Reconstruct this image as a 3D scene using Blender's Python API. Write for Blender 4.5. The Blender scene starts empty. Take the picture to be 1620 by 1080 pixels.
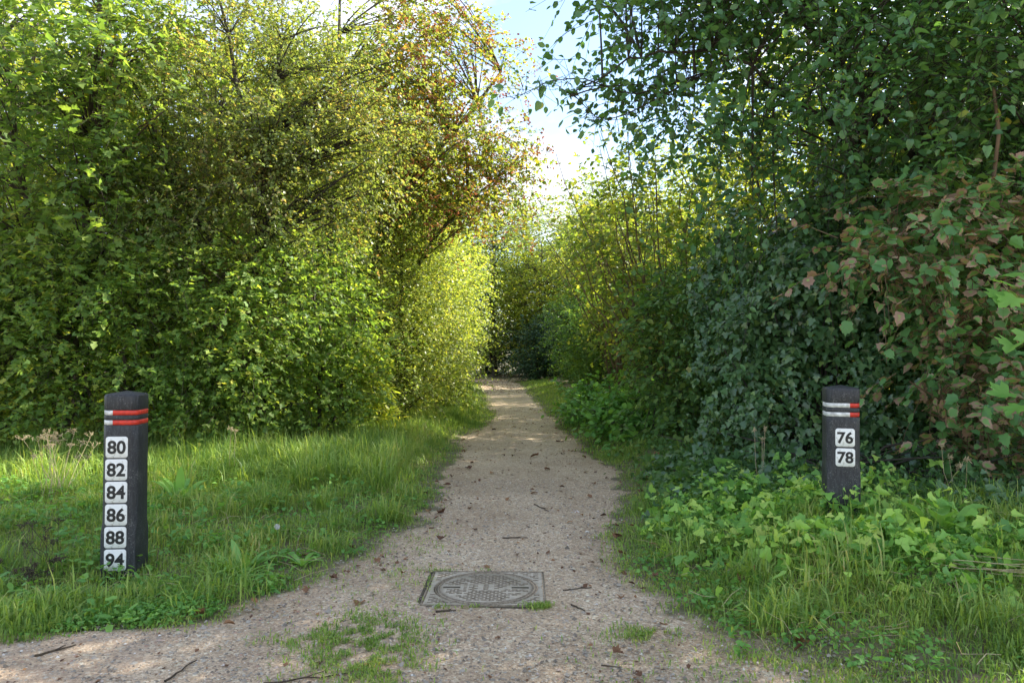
import bpy, math, random
import numpy as np
from mathutils import Vector, Matrix

# ------------------------------------------------------------------ scene, camera, light
S = bpy.context.scene
C = S.collection
R = math.radians
F_PX, HY = 1170.0, 560.0            # focal length and horizon row of the photograph, in its pixels
CAM_H = 1.30

cam_d = bpy.data.cameras.new('camera')
cam_d.sensor_width = 36.0
cam_d.lens = 36.0 * F_PX / 1620.0
cam_d.clip_start = 0.05
cam_d.clip_end = 2000
cam = bpy.data.objects.new('camera', cam_d)
C.objects.link(cam)
cam.location = (0, 0, CAM_H)
cam.rotation_euler = (R(90) + math.atan((HY - 540.0) / F_PX), 0, 0)
S.camera = cam

SUN_AZ, SUN_EL = R(66), R(37)       # azimuth clockwise from +Y (right of straight ahead)
w = bpy.data.worlds.new('World')
S.world = w
w.use_nodes = True
nt = w.node_tree
nt.nodes.clear()
out = nt.nodes.new('ShaderNodeOutputWorld')
bg = nt.nodes.new('ShaderNodeBackground')
sky = nt.nodes.new('ShaderNodeTexSky')
sky.sky_type = 'NISHITA'
sky.sun_disc = False
sky.sun_elevation = SUN_EL
sky.sun_rotation = SUN_AZ
sky.air_density = 1.0
sky.dust_density = 0.4
sky.ozone_density = 1.0
# thin white cloud veil, all round the sky
tc = nt.nodes.new('ShaderNodeTexCoord')
CLX, CLY = 0.0, 0.0
mp = nt.nodes.new('ShaderNodeMapping')
mp.inputs['Scale'].default_value = (1.4, 1.4, 3.0)
mp.inputs['Location'].default_value = (CLX, CLY, 0.0)
nz = nt.nodes.new('ShaderNodeTexNoise')
nz.inputs['Scale'].default_value = 2.2
nz.inputs['Detail'].default_value = 7
nz.inputs['Roughness'].default_value = 0.55
rp = nt.nodes.new('ShaderNodeValToRGB')
rp.color_ramp.elements[0].position = 0.44
rp.color_ramp.elements[0].color = (0.04, 0.04, 0.04, 1)
rp.color_ramp.elements[1].position = 0.60
rp.color_ramp.elements[1].color = (0.62, 0.62, 0.62, 1)
mx = nt.nodes.new('ShaderNodeMixRGB')
mx.inputs['Color2'].default_value = (5.4, 5.2, 5.0, 1)
nt.links.new(tc.outputs['Generated'], mp.inputs['Vector'])
nt.links.new(mp.outputs[0], nz.inputs['Vector'])
nt.links.new(nz.outputs['Fac'], rp.inputs['Fac'])
nt.links.new(rp.outputs['Color'], mx.inputs['Fac'])
nt.links.new(sky.outputs[0], mx.inputs['Color1'])
nt.links.new(mx.outputs[0], bg.inputs['Color'])
bg.inputs['Strength'].default_value = 0.085
nt.links.new(bg.outputs[0], out.inputs['Surface'])

sun_d = bpy.data.lights.new('sun', 'SUN')
sun_d.energy = 3.6
sun_d.angle = R(0.55)
sun_d.color = (1.0, 0.93, 0.80)
sun = bpy.data.objects.new('sun', sun_d)
C.objects.link(sun)
sd = Vector((math.sin(SUN_AZ) * math.cos(SUN_EL), math.cos(SUN_AZ) * math.cos(SUN_EL), math.sin(SUN_EL)))
sun.rotation_euler = sd.to_track_quat('Z', 'Y').to_euler()
sun.location = (8, 8, 20)

S.view_settings.view_transform = 'Standard'
S.view_settings.look = 'None'
S.view_settings.exposure = 2.2
S.view_settings.gamma = 1.0
S.view_settings.use_curve_mapping = False
S.render.engine = 'CYCLES'
S.cycles.max_bounces = 8
S.cycles.diffuse_bounces = 4
S.cycles.glossy_bounces = 2
S.cycles.transmission_bounces = 4
S.cycles.sample_clamp_indirect = 6.0
S.cycles.use_denoising = True

rng = np.random.default_rng(7)
random.seed(7)


# ------------------------------------------------------------------ helpers
def at(px, py, Y):
    """photo pixel at distance Y -> world point"""
    return np.array([(px - 810.0) / F_PX * Y, Y, CAM_H - (py - HY) / F_PX * Y])


def norm(v):
    return v / np.maximum(np.linalg.norm(v, axis=-1, keepdims=True), 1e-9)


def sm(t):
    t = np.clip(t, 0, 1)
    return t * t * (3 - 2 * t)


class WaveNoise:
    """cheap smooth 3-D noise: a sum of random sine waves, about -1..1"""
    def __init__(self, scale, seed, n=9):
        r = np.random.default_rng(seed)
        self.k = norm(r.normal(size=(n, 3))) * (r.uniform(0.6, 1.9, (n, 1)) * 2 * math.pi / scale)
        self.p = r.uniform(0, 6.28, n)
        self.n = n

    def __call__(self, P):
        return np.sin(P @ self.k.T + self.p).sum(-1) / math.sqrt(self.n)


def mesh_np(name, V, faces, mats, smooth=False, edge=None):
    """faces: list of (array (m,k), material index)"""
    me = bpy.data.meshes.new(name)
    V = np.ascontiguousarray(V, dtype=np.float32)
    me.vertices.add(len(V))
    me.vertices.foreach_set('co', V.ravel())
    loops = np.concatenate([np.asarray(f).ravel() for f, _ in faces]).astype(np.int32)
    tot = np.concatenate([np.full(len(f), f.shape[1], np.int32) for f, _ in faces])
    mi = np.concatenate([np.full(len(f), m, np.int32) for f, m in faces])
    st = np.concatenate([[0], np.cumsum(tot)[:-1]]).astype(np.int32)
    me.loops.add(len(loops))
    me.loops.foreach_set('vertex_index', loops)
    me.polygons.add(len(tot))
    me.polygons.foreach_set('loop_start', st)
    me.polygons.foreach_set('material_index', mi)
    if smooth:
        me.polygons.foreach_set('use_smooth', np.ones(len(tot), bool))
    for m in mats:
        me.materials.append(m)
    me.update(calc_edges=True)
    if edge is not None:
        a = me.attributes.new('rim', 'FLOAT', 'POINT')
        a.data.foreach_set('value', np.ascontiguousarray(edge, np.float32))
    return me


def link(name, me, parent=None, loc=None):
    o = bpy.data.objects.new(name, me)
    C.objects.link(o)
    if loc is not None:
        o.location = loc
    if parent is not None:
        o.parent = parent
    return o


def tag(o, label, cat, group=None, kind=None):
    o['label'] = label
    o['category'] = cat
    if group:
        o['group'] = group
    if kind:
        o['kind'] = kind
    return o


def thing(name, label, cat, loc=(0, 0, 0), group=None):
    o = bpy.data.objects.new(name, None)
    C.objects.link(o)
    o.location = loc
    return tag(o, label, cat, group)


def tubes(paths, radii, sides=5):
    """paths (n,k,3), radii (n,k) -> verts, quad faces"""
    n, k, _ = paths.shape
    T = np.empty_like(paths)
    T[:, 1:-1] = paths[:, 2:] - paths[:, :-2]
    T[:, 0] = paths[:, 1] - paths[:, 0]
    T[:, -1] = paths[:, -1] - paths[:, -2]
    T = norm(T)
    ref = np.where(np.abs(T[:, :1, 2:3]) > 0.85, np.array([1.0, 0.2, 0]), np.array([0, 0, 1.0]))
    A = norm(np.cross(T, np.broadcast_to(ref, T.shape)))
    B = np.cross(T, A)
    th = np.arange(sides) / sides * 2 * math.pi
    ring = paths[:, :, None] + radii[:, :, None, None] * (A[:, :, None] * np.cos(th)[:, None] + B[:, :, None] * np.sin(th)[:, None])
    V = ring.reshape(-1, 3)
    i = np.arange(n)[:, None, None] * k * sides
    j = np.arange(k - 1)[None, :, None] * sides
    s = np.arange(sides)[None, None, :]
    s2 = (s + 1) % sides
    Fq = np.stack([i + j + s, i + j + s2, i + j + sides + s2, i + j + sides + s], -1).reshape(-1, 4)
    return V, Fq


# ---- leaf templates: (u across, v along) outline, fan round a point on the midrib
def template(outline, hub=(0, 0.4)):
    pts = np.array([hub] + list(outline), float)
    m = len(outline)
    F = np.array([[0, i + 1, (i + 1) % m + 1] for i in range(m)])
    rim = np.ones(m + 1)
    rim[0] = 0
    return pts, F, rim


def sym(half):
    """half outline from base to tip on the +u side -> closed outline (base and tip on the axis)"""
    b, mid, t = half[0], half[1:-1], half[-1]
    return [b] + mid + [t] + [(-u, v) for u, v in reversed(mid)]


T_SMALL = template([(0, 0), (0.30, 0.45), (0, 1), (-0.30, 0.45)], (0, 0.45))
T_QUAD = (np.array([(0, 0), (0.36, 0.42), (0, 1), (-0.36, 0.42)], float), np.array([[0, 1, 2], [0, 2, 3]]), np.array([0.4, 1, 1, 1.0]))
T_OVAL = template(sym([(0, 0), (0.27, 0.2), (0.37, 0.52), (0.20, 0.84), (0, 1)]), (0, 0.45))
T_LOBE = template(sym([(0, 0.05), (0.46, 0.22), (0.25, 0.42), (0.42, 0.70), (0, 1)]), (0, 0.4))
def fan(outline):
    k = len(outline)
    return np.array(outline, float), np.array([[0, i, i + 1] for i in range(1, k - 1)]), np.array([0.2] + [1.0] * (k - 1))


T_OVAL4 = fan([(0, 0), (0.33, 0.28), (0.29, 0.74), (0, 1), (-0.29, 0.74), (-0.33, 0.28)])
T_LOBE4 = fan([(0, 0), (0.50, 0.26), (0.24, 0.48), (0, 1), (-0.24, 0.48), (-0.50, 0.26)])
T_MAPLE = template(sym([(0, 0.10), (0.26, 0.0), (0.50, 0.16), (0.30, 0.30), (0.56, 0.58), (0.36, 0.58), (0.30, 0.74), (0.16, 0.62), (0.17, 0.84), (0, 1)]), (0, 0.36))
T_SCORCH = template(sym([(0, 0.03), (0.22, 0.0), (0.40, 0.20), (0.34, 0.32), (0.48, 0.52), (0.33, 0.60), (0.24, 0.80), (0.10, 0.82), (0, 1)]), (0, 0.36))
T_IVY = template(sym([(0, 0.08), (0.22, 0.0), (0.50, 0.30), (0.25, 0.45), (0.20, 0.72), (0, 1)]), (0, 0.3))
T_LANCE = template(sym([(0, 0), (0.10, 0.2), (0.13, 0.5), (0.08, 0.8), (0, 1)]), (0, 0.5))
T_BROAD = template(sym([(0, 0), (0.16, 0.06), (0.27, 0.3), (0.25, 0.6), (0.13, 0.88), (0, 1)]), (0, 0.45))


def leaves(tpl, P, D, N, size, g, fold=0.35, curl=0.35):
    """place one leaf per row"""
    T, Fc, rim = tpl
    n, k = len(P), len(T)
    D = norm(D)
    X = norm(np.cross(D, N))
    Nn = np.cross(X, D)
    a = g.uniform(-0.1, fold, (n, 1))
    b = g.uniform(-curl, curl * 0.35, (n, 1))
    u = T[:, 0][None] * g.uniform(0.85, 1.1, (n, 1))
    v = T[:, 1][None]
    wv = a * np.abs(u) + b * v * v + g.normal(0, 0.03, (n, k)) * rim[None]
    size = np.broadcast_to(np.asarray(size, float).reshape(-1, 1, 1), (n, 1, 1))
    V = P[:, None] + size * (u[..., None] * X[:, None] + v[..., None] * D[:, None] + wv[..., None] * Nn[:, None])
    Fa = (Fc[None] + (np.arange(n) * k)[:, None, None]).reshape(-1, Fc.shape[1])
    return V.reshape(-1, 3), Fa, np.tile(rim, n)


# ------------------------------------------------------------------ materials
def new_mat(name):
    m = bpy.data.materials.new(name)
    m.use_nodes = True
    n = m.node_tree
    n.nodes.clear()
    o = n.nodes.new('ShaderNodeOutputMaterial')
    return m, n, o


def ramp(n, stops, fac):
    r = n.nodes.new('ShaderNodeValToRGB')
    e = r.color_ramp.elements
    while len(e) < len(stops):
        e.new(0.5)
    for el, (p, c) in zip(e, stops):
        el.position = p
        el.color = (*c, 1)
    n.links.new(fac, r.inputs['Fac'])
    return r.outputs['Color']


def noise(n, scale, detail=3, rough=0.55, vec=None):
    t = n.nodes.new('ShaderNodeTexNoise')
    t.inputs['Scale'].default_value = scale
    t.inputs['Detail'].default_value = detail
    t.inputs['Roughness'].default_value = rough
    if vec is None:
        g = n.nodes.new('ShaderNodeNewGeometry')
        vec = g.outputs['Position']
    n.links.new(vec, t.inputs['Vector'])
    return t.outputs['Fac']


def mth(n, op, a, b=None, clamp=False):
    m = n.nodes.new('ShaderNodeMath')
    m.operation = op
    m.use_clamp = clamp
    for i, v in enumerate((a, b)):
        if v is None:
            continue
        if isinstance(v, (int, float)):
            m.inputs[i].default_value = v
        else:
            n.links.new(v, m.inputs[i])
    return m.outputs[0]


def mix(n, fac, a, b, mode='MIX'):
    m = n.nodes.new('ShaderNodeMixRGB')
    m.blend_type = mode
    for i, v in zip(('Fac', 'Color1', 'Color2'), (fac, a, b)):
        if isinstance(v, (int, float)):
            m.inputs[i].default_value = v
        elif isinstance(v, tuple):
            m.inputs[i].default_value = (*v, 1)
        else:
            n.links.new(v, m.inputs[i])
    return m.outputs[0]


def leaf_mat(name, stops, trans=(1.95, 1.8, 0.7), tfac=0.5, rough=0.5, spec=0.3, patch=0.35, patch_scale=0.9, brown=None, gain=1.7):
    """leaf colour = ramp over (random per leaf + slow noise over the plant); light passes through the blade"""
    def soften(c_):
        l_ = 0.3 * c_[0] + 0.6 * c_[1] + 0.1 * c_[2]
        return tuple(min(0.6, (v_ * 0.93 + l_ * 0.07) * gain) for v_ in c_)
    stops = [(p_, soften(c_)) for p_, c_ in stops]
    m, n, o = new_mat(name)
    geo = n.nodes.new('ShaderNodeNewGeometry')
    oi = n.nodes.new('ShaderNodeObjectInfo')
    r = mth(n, 'FRACT', mth(n, 'ADD', geo.outputs['Random Per Island'], mth(n, 'MULTIPLY', oi.outputs['Random'], 7.31)))
    nz_ = noise(n, patch_scale, 3)
    f = mth(n, 'ADD', mth(n, 'MULTIPLY', r, 1 - patch), mth(n, 'MULTIPLY', mth(n, 'SUBTRACT', mth(n, 'MULTIPLY', nz_, 2.2), 0.6), patch), True)
    col = ramp(n, stops, f)
    if brown:
        att = n.nodes.new('ShaderNodeAttribute')
        att.attribute_name = 'rim'
        nn = noise(n, 30, 2)
        # how far dead tissue reaches in from the margin differs from leaf to leaf
        reach = mth(n, 'ADD', mth(n, 'MULTIPLY', att.outputs['Fac'], 0.9), mth(n, 'MULTIPLY', mth(n, 'SUBTRACT', nn, 0.5), 0.9))
        amt = mth(n, 'ADD', reach, mth(n, 'MULTIPLY', mth(n, 'SUBTRACT', r, 0.75), 1.3))
        k = mth(n, 'MULTIPLY', mth(n, 'SUBTRACT', amt, brown[1]), 5.0, True)
        bc = ramp(n, [(0, brown[0][0]), (1, brown[0][1])], noise(n, 9, 2))
        col = mix(n, k, col, bc)
    bs = n.nodes.new('ShaderNodeBsdfPrincipled')
    bs.inputs['Roughness'].default_value = rough
    bs.inputs['Specular IOR Level'].default_value = spec
    n.links.new(col, bs.inputs['Base Color'])
    tr = n.nodes.new('ShaderNodeBsdfTranslucent')
    n.links.new(mix(n, 1.0, col, trans, 'MULTIPLY'), tr.inputs['Color'])
    ms = n.nodes.new('ShaderNodeMixShader')
    ms.inputs[0].default_value = tfac
    n.links.new(bs.outputs[0], ms.inputs[1])
    n.links.new(tr.outputs[0], ms.inputs[2])
    n.links.new(ms.outputs[0], o.inputs['Surface'])
    return m


def bark_mat(name, a, b, scale=14):
    m, n, o = new_mat(name)
    tcx = n.nodes.new('ShaderNodeTexCoord')
    mpx = n.nodes.new('ShaderNodeMapping')
    mpx.inputs['Scale'].default_value = (1, 1, 0.25)
    n.links.new(tcx.outputs['Object'], mpx.inputs['Vector'])
    f = noise(n, scale, 5, 0.65, mpx.outputs[0])
    bs = n.nodes.new('ShaderNodeBsdfPrincipled')
    bs.inputs['Roughness'].default_value = 0.9
    n.links.new(ramp(n, [(0.3, a), (0.7, b)], f), bs.inputs['Base Color'])
    bp = n.nodes.new('ShaderNodeBump')
    bp.inputs['Strength'].default_value = 0.6
    bp.inputs['Distance'].default_value = 0.02
    n.links.new(f, bp.inputs['Height'])
    n.links.new(bp.outputs[0], bs.inputs['Normal'])
    n.links.new(bs.outputs[0], o.inputs['Surface'])
    return m


def plain_mat(name, a, b=None, rough=0.6, scale=40, spec=0.4, lo=0.35, hi=0.65, bump=0.0):
    m, n, o = new_mat(name)
    bs = n.nodes.new('ShaderNodeBsdfPrincipled')
    bs.inputs['Roughness'].default_value = rough
    bs.inputs['Specular IOR Level'].default_value = spec
    tcx = n.nodes.new('ShaderNodeTexCoord')
    f = noise(n, scale, 5, 0.6, tcx.outputs['Object'])
    n.links.new(ramp(n, [(lo, a), (hi, b or a)], f), bs.inputs['Base Color'])
    if bump:
        bp = n.nodes.new('ShaderNodeBump')
        bp.inputs['Strength'].default_value = bump
        bp.inputs['Distance'].default_value = 0.004
        n.links.new(f, bp.inputs['Height'])
        n.links.new(bp.outputs[0], bs.inputs['Normal'])
    n.links.new(bs.outputs[0], o.inputs['Surface'])
    return m


M_bark = bark_mat('bark_grey_brown', (0.035, 0.028, 0.020), (0.11, 0.09, 0.065))
M_bark_dark = bark_mat('bark_dark', (0.018, 0.015, 0.011), (0.06, 0.05, 0.038))
M_stem = bark_mat('hazel_stem', (0.07, 0.045, 0.025), (0.19, 0.13, 0.075))

M_fieldmaple = leaf_mat('field_maple_leaf', [(0, (0.04, 0.085, 0.018)), (0.45, (0.075, 0.13, 0.026)), (0.78, (0.13, 0.175, 0.034)), (0.93, (0.26, 0.24, 0.03)), (1, (0.26, 0.13, 0.035))], gain=2.1)
M_sycleft = leaf_mat('young_sycamore_leaf', [(0, (0.05, 0.105, 0.025)), (0.5, (0.09, 0.155, 0.032)), (0.85, (0.15, 0.205, 0.04)), (0.95, (0.34, 0.28, 0.03)), (1, (0.40, 0.27, 0.03))], gain=1.6)
M_hawthorn = leaf_mat('hawthorn_leaf', [(0, (0.052, 0.088, 0.026)), (0.45, (0.088, 0.122, 0.034)), (0.74, (0.13, 0.142, 0.044)), (0.84, (0.18, 0.13, 0.06)), (1, (0.23, 0.13, 0.065))], rough=0.42, spec=0.45, gain=1.85)
M_archmaple = leaf_mat('arching_maple_leaf', [(0, (0.055, 0.10, 0.018)), (0.45, (0.10, 0.145, 0.024)), (0.74, (0.19, 0.185, 0.03)), (0.85, (0.27, 0.17, 0.03)), (1, (0.19, 0.07, 0.03))])
M_sunhedge = leaf_mat('small_hedge_leaf', [(0, (0.07, 0.12, 0.025)), (0.45, (0.13, 0.18, 0.035)), (0.8, (0.22, 0.24, 0.05)), (1, (0.33, 0.26, 0.05))], rough=0.38, spec=0.5)
M_alder = leaf_mat('alder_leaf', [(0, (0.022, 0.065, 0.026)), (0.5, (0.04, 0.10, 0.034)), (0.88, (0.07, 0.14, 0.032)), (0.97, (0.22, 0.21, 0.03)), (1, (0.25, 0.2, 0.03))], rough=0.36, spec=0.5, tfac=0.38, gain=2.0)
M_backlit = leaf_mat('backlit_leaf', [(0, (0.07, 0.12, 0.02)), (0.5, (0.13, 0.18, 0.025)), (0.85, (0.24, 0.24, 0.035)), (1, (0.34, 0.24, 0.03))], tfac=0.55, gain=1.6)
M_hazel = leaf_mat('hazel_leaf', [(0, (0.06, 0.12, 0.025)), (0.5, (0.12, 0.18, 0.03)), (0.8, (0.24, 0.26, 0.04)), (1, (0.33, 0.20, 0.04))], tfac=0.5, gain=1.4)
M_ivy = leaf_mat('ivy_leaf', [(0, (0.020, 0.052, 0.020)), (0.5, (0.038, 0.086, 0.029)), (0.85, (0.06, 0.12, 0.04)), (0.95, (0.13, 0.2, 0.05)), (1, (0.16, 0.10, 0.05))], rough=0.27, spec=0.6, tfac=0.25, gain=1.7, patch=0.25)
M_ivylight = leaf_mat('young_ivy_leaf', [(0, (0.04, 0.11, 0.025)), (0.4, (0.10, 0.21, 0.035)), (0.8, (0.20, 0.33, 0.05)), (1, (0.28, 0.38, 0.07))], rough=0.4, tfac=0.35, patch=0.2, gain=2.0)
M_syc = leaf_mat('scorched_sycamore_leaf', [(0, (0.035, 0.095, 0.032)), (0.5, (0.06, 0.14, 0.04)), (0.85, (0.11, 0.19, 0.045)), (1, (0.24, 0.26, 0.05))], rough=0.42, tfac=0.32, patch=0.2,
                 brown=(((0.22, 0.125, 0.085), (0.46, 0.32, 0.245)), 0.42), gain=2.0)
M_sycgreen = leaf_mat('fresh_sycamore_leaf', [(0, (0.08, 0.2, 0.035)), (1, (0.14, 0.27, 0.05))], tfac=0.4)
M_bramble = leaf_mat('bramble_leaf', [(0, (0.03, 0.075, 0.022)), (0.6, (0.06, 0.12, 0.032)), (0.9, (0.12, 0.16, 0.035)), (1, (0.24, 0.14, 0.04))], rough=0.4, gain=2.0)
M_far = leaf_mat('far_leaf', [(0, (0.055, 0.10, 0.03)), (0.5, (0.10, 0.15, 0.04)), (0.85, (0.18, 0.19, 0.055)), (1, (0.28, 0.18, 0.06))], tfac=0.45, gain=1.75)
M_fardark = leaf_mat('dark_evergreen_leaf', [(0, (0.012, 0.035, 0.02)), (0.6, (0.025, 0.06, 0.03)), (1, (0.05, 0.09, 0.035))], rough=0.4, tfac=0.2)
M_laurel = leaf_mat('laurel_leaf', [(0, (0.12, 0.20, 0.03)), (0.6, (0.24, 0.28, 0.04)), (1, (0.42, 0.38, 0.05))], rough=0.35, tfac=0.45)
M_grass = leaf_mat('grass_blade', [(0, (0.045, 0.10, 0.022)), (0.35, (0.10, 0.175, 0.034)), (0.70, (0.175, 0.245, 0.05)), (0.86, (0.28, 0.28, 0.10)), (0.94, (0.34, 0.28, 0.15)), (1, (0.24, 0.15, 0.08))], tfac=0.4, rough=0.45, patch=0.4, patch_scale=1.3, gain=1.65)
M_herb = leaf_mat('herb_leaf', [(0, (0.045, 0.13, 0.03)), (0.6, (0.085, 0.20, 0.035)), (1, (0.16, 0.28, 0.05))], tfac=0.35)
M_dock = leaf_mat('dock_leaf', [(0, (0.08, 0.19, 0.045)), (0.7, (0.14, 0.27, 0.055)), (1, (0.22, 0.34, 0.10))], tfac=0.35, rough=0.38)
M_straw = plain_mat('dry_straw', (0.34, 0.26, 0.14), (0.52, 0.43, 0.27), 0.8, 20)
M_dead = leaf_mat('dead_leaf', [(0, (0.075, 0.032, 0.018)), (0.5, (0.15, 0.07, 0.035)), (0.85, (0.28, 0.14, 0.06)), (1, (0.40, 0.20, 0.07))], tfac=0.1, trans=(1, 1, 1), rough=0.7, patch=0.1, gain=1.0)
M_seed = leaf_mat('maple_seed', [(0, (0.12, 0.05, 0.025)), (0.7, (0.24, 0.09, 0.04)), (1, (0.32, 0.17, 0.05))], tfac=0.3, trans=(1.2, 1, 0.7), patch=0.1)
M_twig = plain_mat('dry_twig', (0.035, 0.025, 0.018), (0.10, 0.075, 0.05), 0.9, 30)


# ------------------------------------------------------------------ ground, path
LE = np.array([(-6, -30), (3.2, -30), (3.38, -6), (3.46, -2.5), (3.6, -1.5), (4.1, -1.16), (4.75, -0.88), (6.3, -0.66), (7.6, -0.70), (10.9, -0.78), (13.5, -0.55),
               (15.2, -0.34), (18, -0.55), (23.4, -0.85), (33.8, -1.6), (40, -3.2), (46, -6.5), (60, -16)], float)
RE = np.array([(-6, 30), (2.2, 30), (2.45, 3.0), (2.7, 1.25), (3.2, 0.95), (4.1, 0.72), (4.75, 0.52), (5.63, 0.70), (6.6, 0.95), (8.45, 1.12), (10.1, 0.98),
               (11.7, 0.93), (15.2, 0.80), (20, 0.62), (25.3, 0.5), (32, 0.35), (38, -0.3), (44, -2.6), (48, -5), (60, -13)], float)
wn_e = WaveNoise(0.55, 3)
wn_e2 = WaveNoise(0.14, 4)
wn_e3 = WaveNoise(2.3, 14)


def edge_l(Y):
    Y = np.asarray(Y, float)
    q = np.stack([Y, Y * 0, Y * 0 + 1.7], -1)
    return np.interp(Y, LE[:, 0], LE[:, 1]) + 0.06 * wn_e(q) + 0.025 * wn_e2(q) + 0.05 * wn_e3(q) * (Y > 6)


def edge_r(Y):
    Y = np.asarray(Y, float)
    q = np.stack([Y, Y * 0 + 9.1, Y * 0], -1)
    return np.interp(Y, RE[:, 0], RE[:, 1]) + 0.06 * wn_e(q) + 0.025 * wn_e2(q) + 0.05 * wn_e3(q) * (Y > 6)


wn_x = WaveNoise(0.7, 33)


def off_path(x, y):
    x = np.asarray(x, float)
    """metres outside the gravel (negative on it)"""
    yl = np.asarray(y, float) + np.where(np.asarray(x) < -0.9, 0.13, 0.0) * wn_x(np.stack([x, x * 0.0, x * 0.0 + 2.0], -1))
    return np.maximum(edge_l(yl) - x, x - edge_r(y))


wn_g = WaveNoise(1.3, 5)


def gz(x, y):
    x = np.asarray(x, float)
    y = np.asarray(y, float)
    o = off_path(x, y)
    q = np.stack([x, y, x * 0], -1)
    far = sm((o - 0.02) / 0.7)
    side = np.where(x > 0, 0.21 * sm((x - 1.0) / 1.3) * sm((y - 3.0) / 1.3), 0.0) * sm(o / 0.5)
    dip = np.exp(-((x + 2.2) ** 2 + (y - 4.1) ** 2) / 0.8)
    return -0.012 + far * ((0.055 + 0.02 * wn_g(q)) * (1 - dip) - 0.05 * dip) + side


def graded(lo, hi, c0, c1, step, growth=1.18):
    v = list(np.arange(c0, c1 + 1e-6, step))
    s = step
    while v[-1] < hi:
        s *= growth
        v.append(v[-1] + s)
    s = step
    while v[0] > lo:
        s *= growth
        v.insert(0, v[0] - s)
    return np.array(v)


gx = graded(-700, 700, -4, 4.5, 0.09)
gy = graded(-300, 900, 2.2, 14, 0.12)
GX, GY = np.meshgrid(gx, gy)
V = np.stack([GX, GY, gz(GX, GY)], -1).reshape(-1, 3)
ii = np.arange(len(gx) - 1)[None] + np.arange(len(gy) - 1)[:, None] * len(gx)
Fg = np.stack([ii, ii + 1, ii + 1 + len(gx), ii + len(gx)], -1).reshape(-1, 4)

def gravel_colour(n):
    geo = n.nodes.new('ShaderNodeNewGeometry')
    vo = n.nodes.new('ShaderNodeTexVoronoi')
    vo.inputs['Scale'].default_value = 105
    n.links.new(geo.outputs['Position'], vo.inputs['Vector'])
    vo2 = n.nodes.new('ShaderNodeTexVoronoi')
    vo2.inputs['Scale'].default_value = 44
    n.links.new(geo.outputs['Position'], vo2.inputs['Vector'])
    sx = n.nodes.new('ShaderNodeSeparateColor')
    n.links.new(vo.outputs['Color'], sx.inputs[0])
    sx2 = n.nodes.new('ShaderNodeSeparateColor')
    n.links.new(vo2.outputs['Color'], sx2.inputs[0])
    stone = ramp(n, [(0, (0.249, 0.183, 0.120)), (0.35, (0.449, 0.343, 0.228)), (0.7, (0.598, 0.467, 0.319)), (0.92, (0.764, 0.613, 0.433)), (1, (0.850, 0.850, 0.686))], sx.outputs[0])
    stone2 = ramp(n, [(0, (0.316, 0.212, 0.139)), (0.5, (0.498, 0.373, 0.247)), (0.93, (0.665, 0.511, 0.349)), (1, (0.850, 0.850, 0.650))], sx2.outputs[1])
    stone = mix(n, 0.35, stone, stone2)
    worn = ramp(n, [(0.36, (0.74, 0.69, 0.63)), (0.62, (1.0, 1.0, 1.0))], noise(n, 1.4, 6, 0.62))
    damp = ramp(n, [(0.34, (0.66, 0.62, 0.58)), (0.56, (1.0, 1.0, 1.0))], noise(n, 0.75, 4, 0.6))
    worn = mix(n, 0.6, worn, damp, 'MULTIPLY')
    col = mix(n, 0.75, stone, worn, 'MULTIPLY')
    # damp reddish earth showing through near the left of the junction
    sp = n.nodes.new('ShaderNodeSeparateXYZ')
    n.links.new(geo.outputs['Position'], sp.inputs[0])
    redm = mth(n, 'MULTIPLY', mth(n, 'SUBTRACT', noise(n, 3.2, 5), mth(n, 'ADD', mth(n, 'MULTIPLY', sp.outputs[0], 0.16), 0.60)), 3.0, True)
    col = mix(n, mth(n, 'MULTIPLY', redm, 0.35), col, (0.34, 0.24, 0.18))
    col = mix(n, 1.0, col, (1.0, 1.0, 1.02), 'MULTIPLY')
    return col, vo


m, n, o = new_mat('woodland_soil')
bs = n.nodes.new('ShaderNodeBsdfPrincipled')
bs.inputs['Roughness'].default_value = 0.95
f1 = noise(n, 2.3, 5)
f2 = noise(n, 38, 4, 0.7)
c1 = ramp(n, [(0.3, (0.12, 0.10, 0.06)), (0.55, (0.15, 0.15, 0.065)), (0.75, (0.12, 0.16, 0.055))], f1)
c2 = ramp(n, [(0.3, (0.09, 0.07, 0.05)), (0.7, (0.25, 0.20, 0.14))], f2)
soil_c = mix(n, 0.45, c1, c2)
gcol, vo = gravel_colour(n)
at_ = n.nodes.new('ShaderNodeAttribute')
at_.attribute_name = 'rim'
bl_ = mth(n, 'MULTIPLY', mth(n, 'ADD', mth(n, 'SUBTRACT', at_.outputs['Fac'], 0.5), mth(n, 'MULTIPLY', mth(n, 'SUBTRACT', noise(n, 7, 5, 0.7), 0.5), 1.6)), 2.2, True)
n.links.new(mix(n, bl_, soil_c, gcol), bs.inputs['Base Color'])
bp = n.nodes.new('ShaderNodeBump')
bp.inputs['Distance'].default_value = 0.012
n.links.new(f2, bp.inputs['Height'])
n.links.new(bp.outputs[0], bs.inputs['Normal'])
n.links.new(bs.outputs[0], o.inputs['Surface'])
g = link('ground', mesh_np('ground', V, [(Fg, 0)], [m], True, 1 - sm((off_path(GX, GY).ravel() + 0.05) / np.where(GY.ravel() < 3.6, 0.9, np.where(GY.ravel() < 5.5, 0.4, 0.18)))))
g['kind'] = 'structure'

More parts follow.
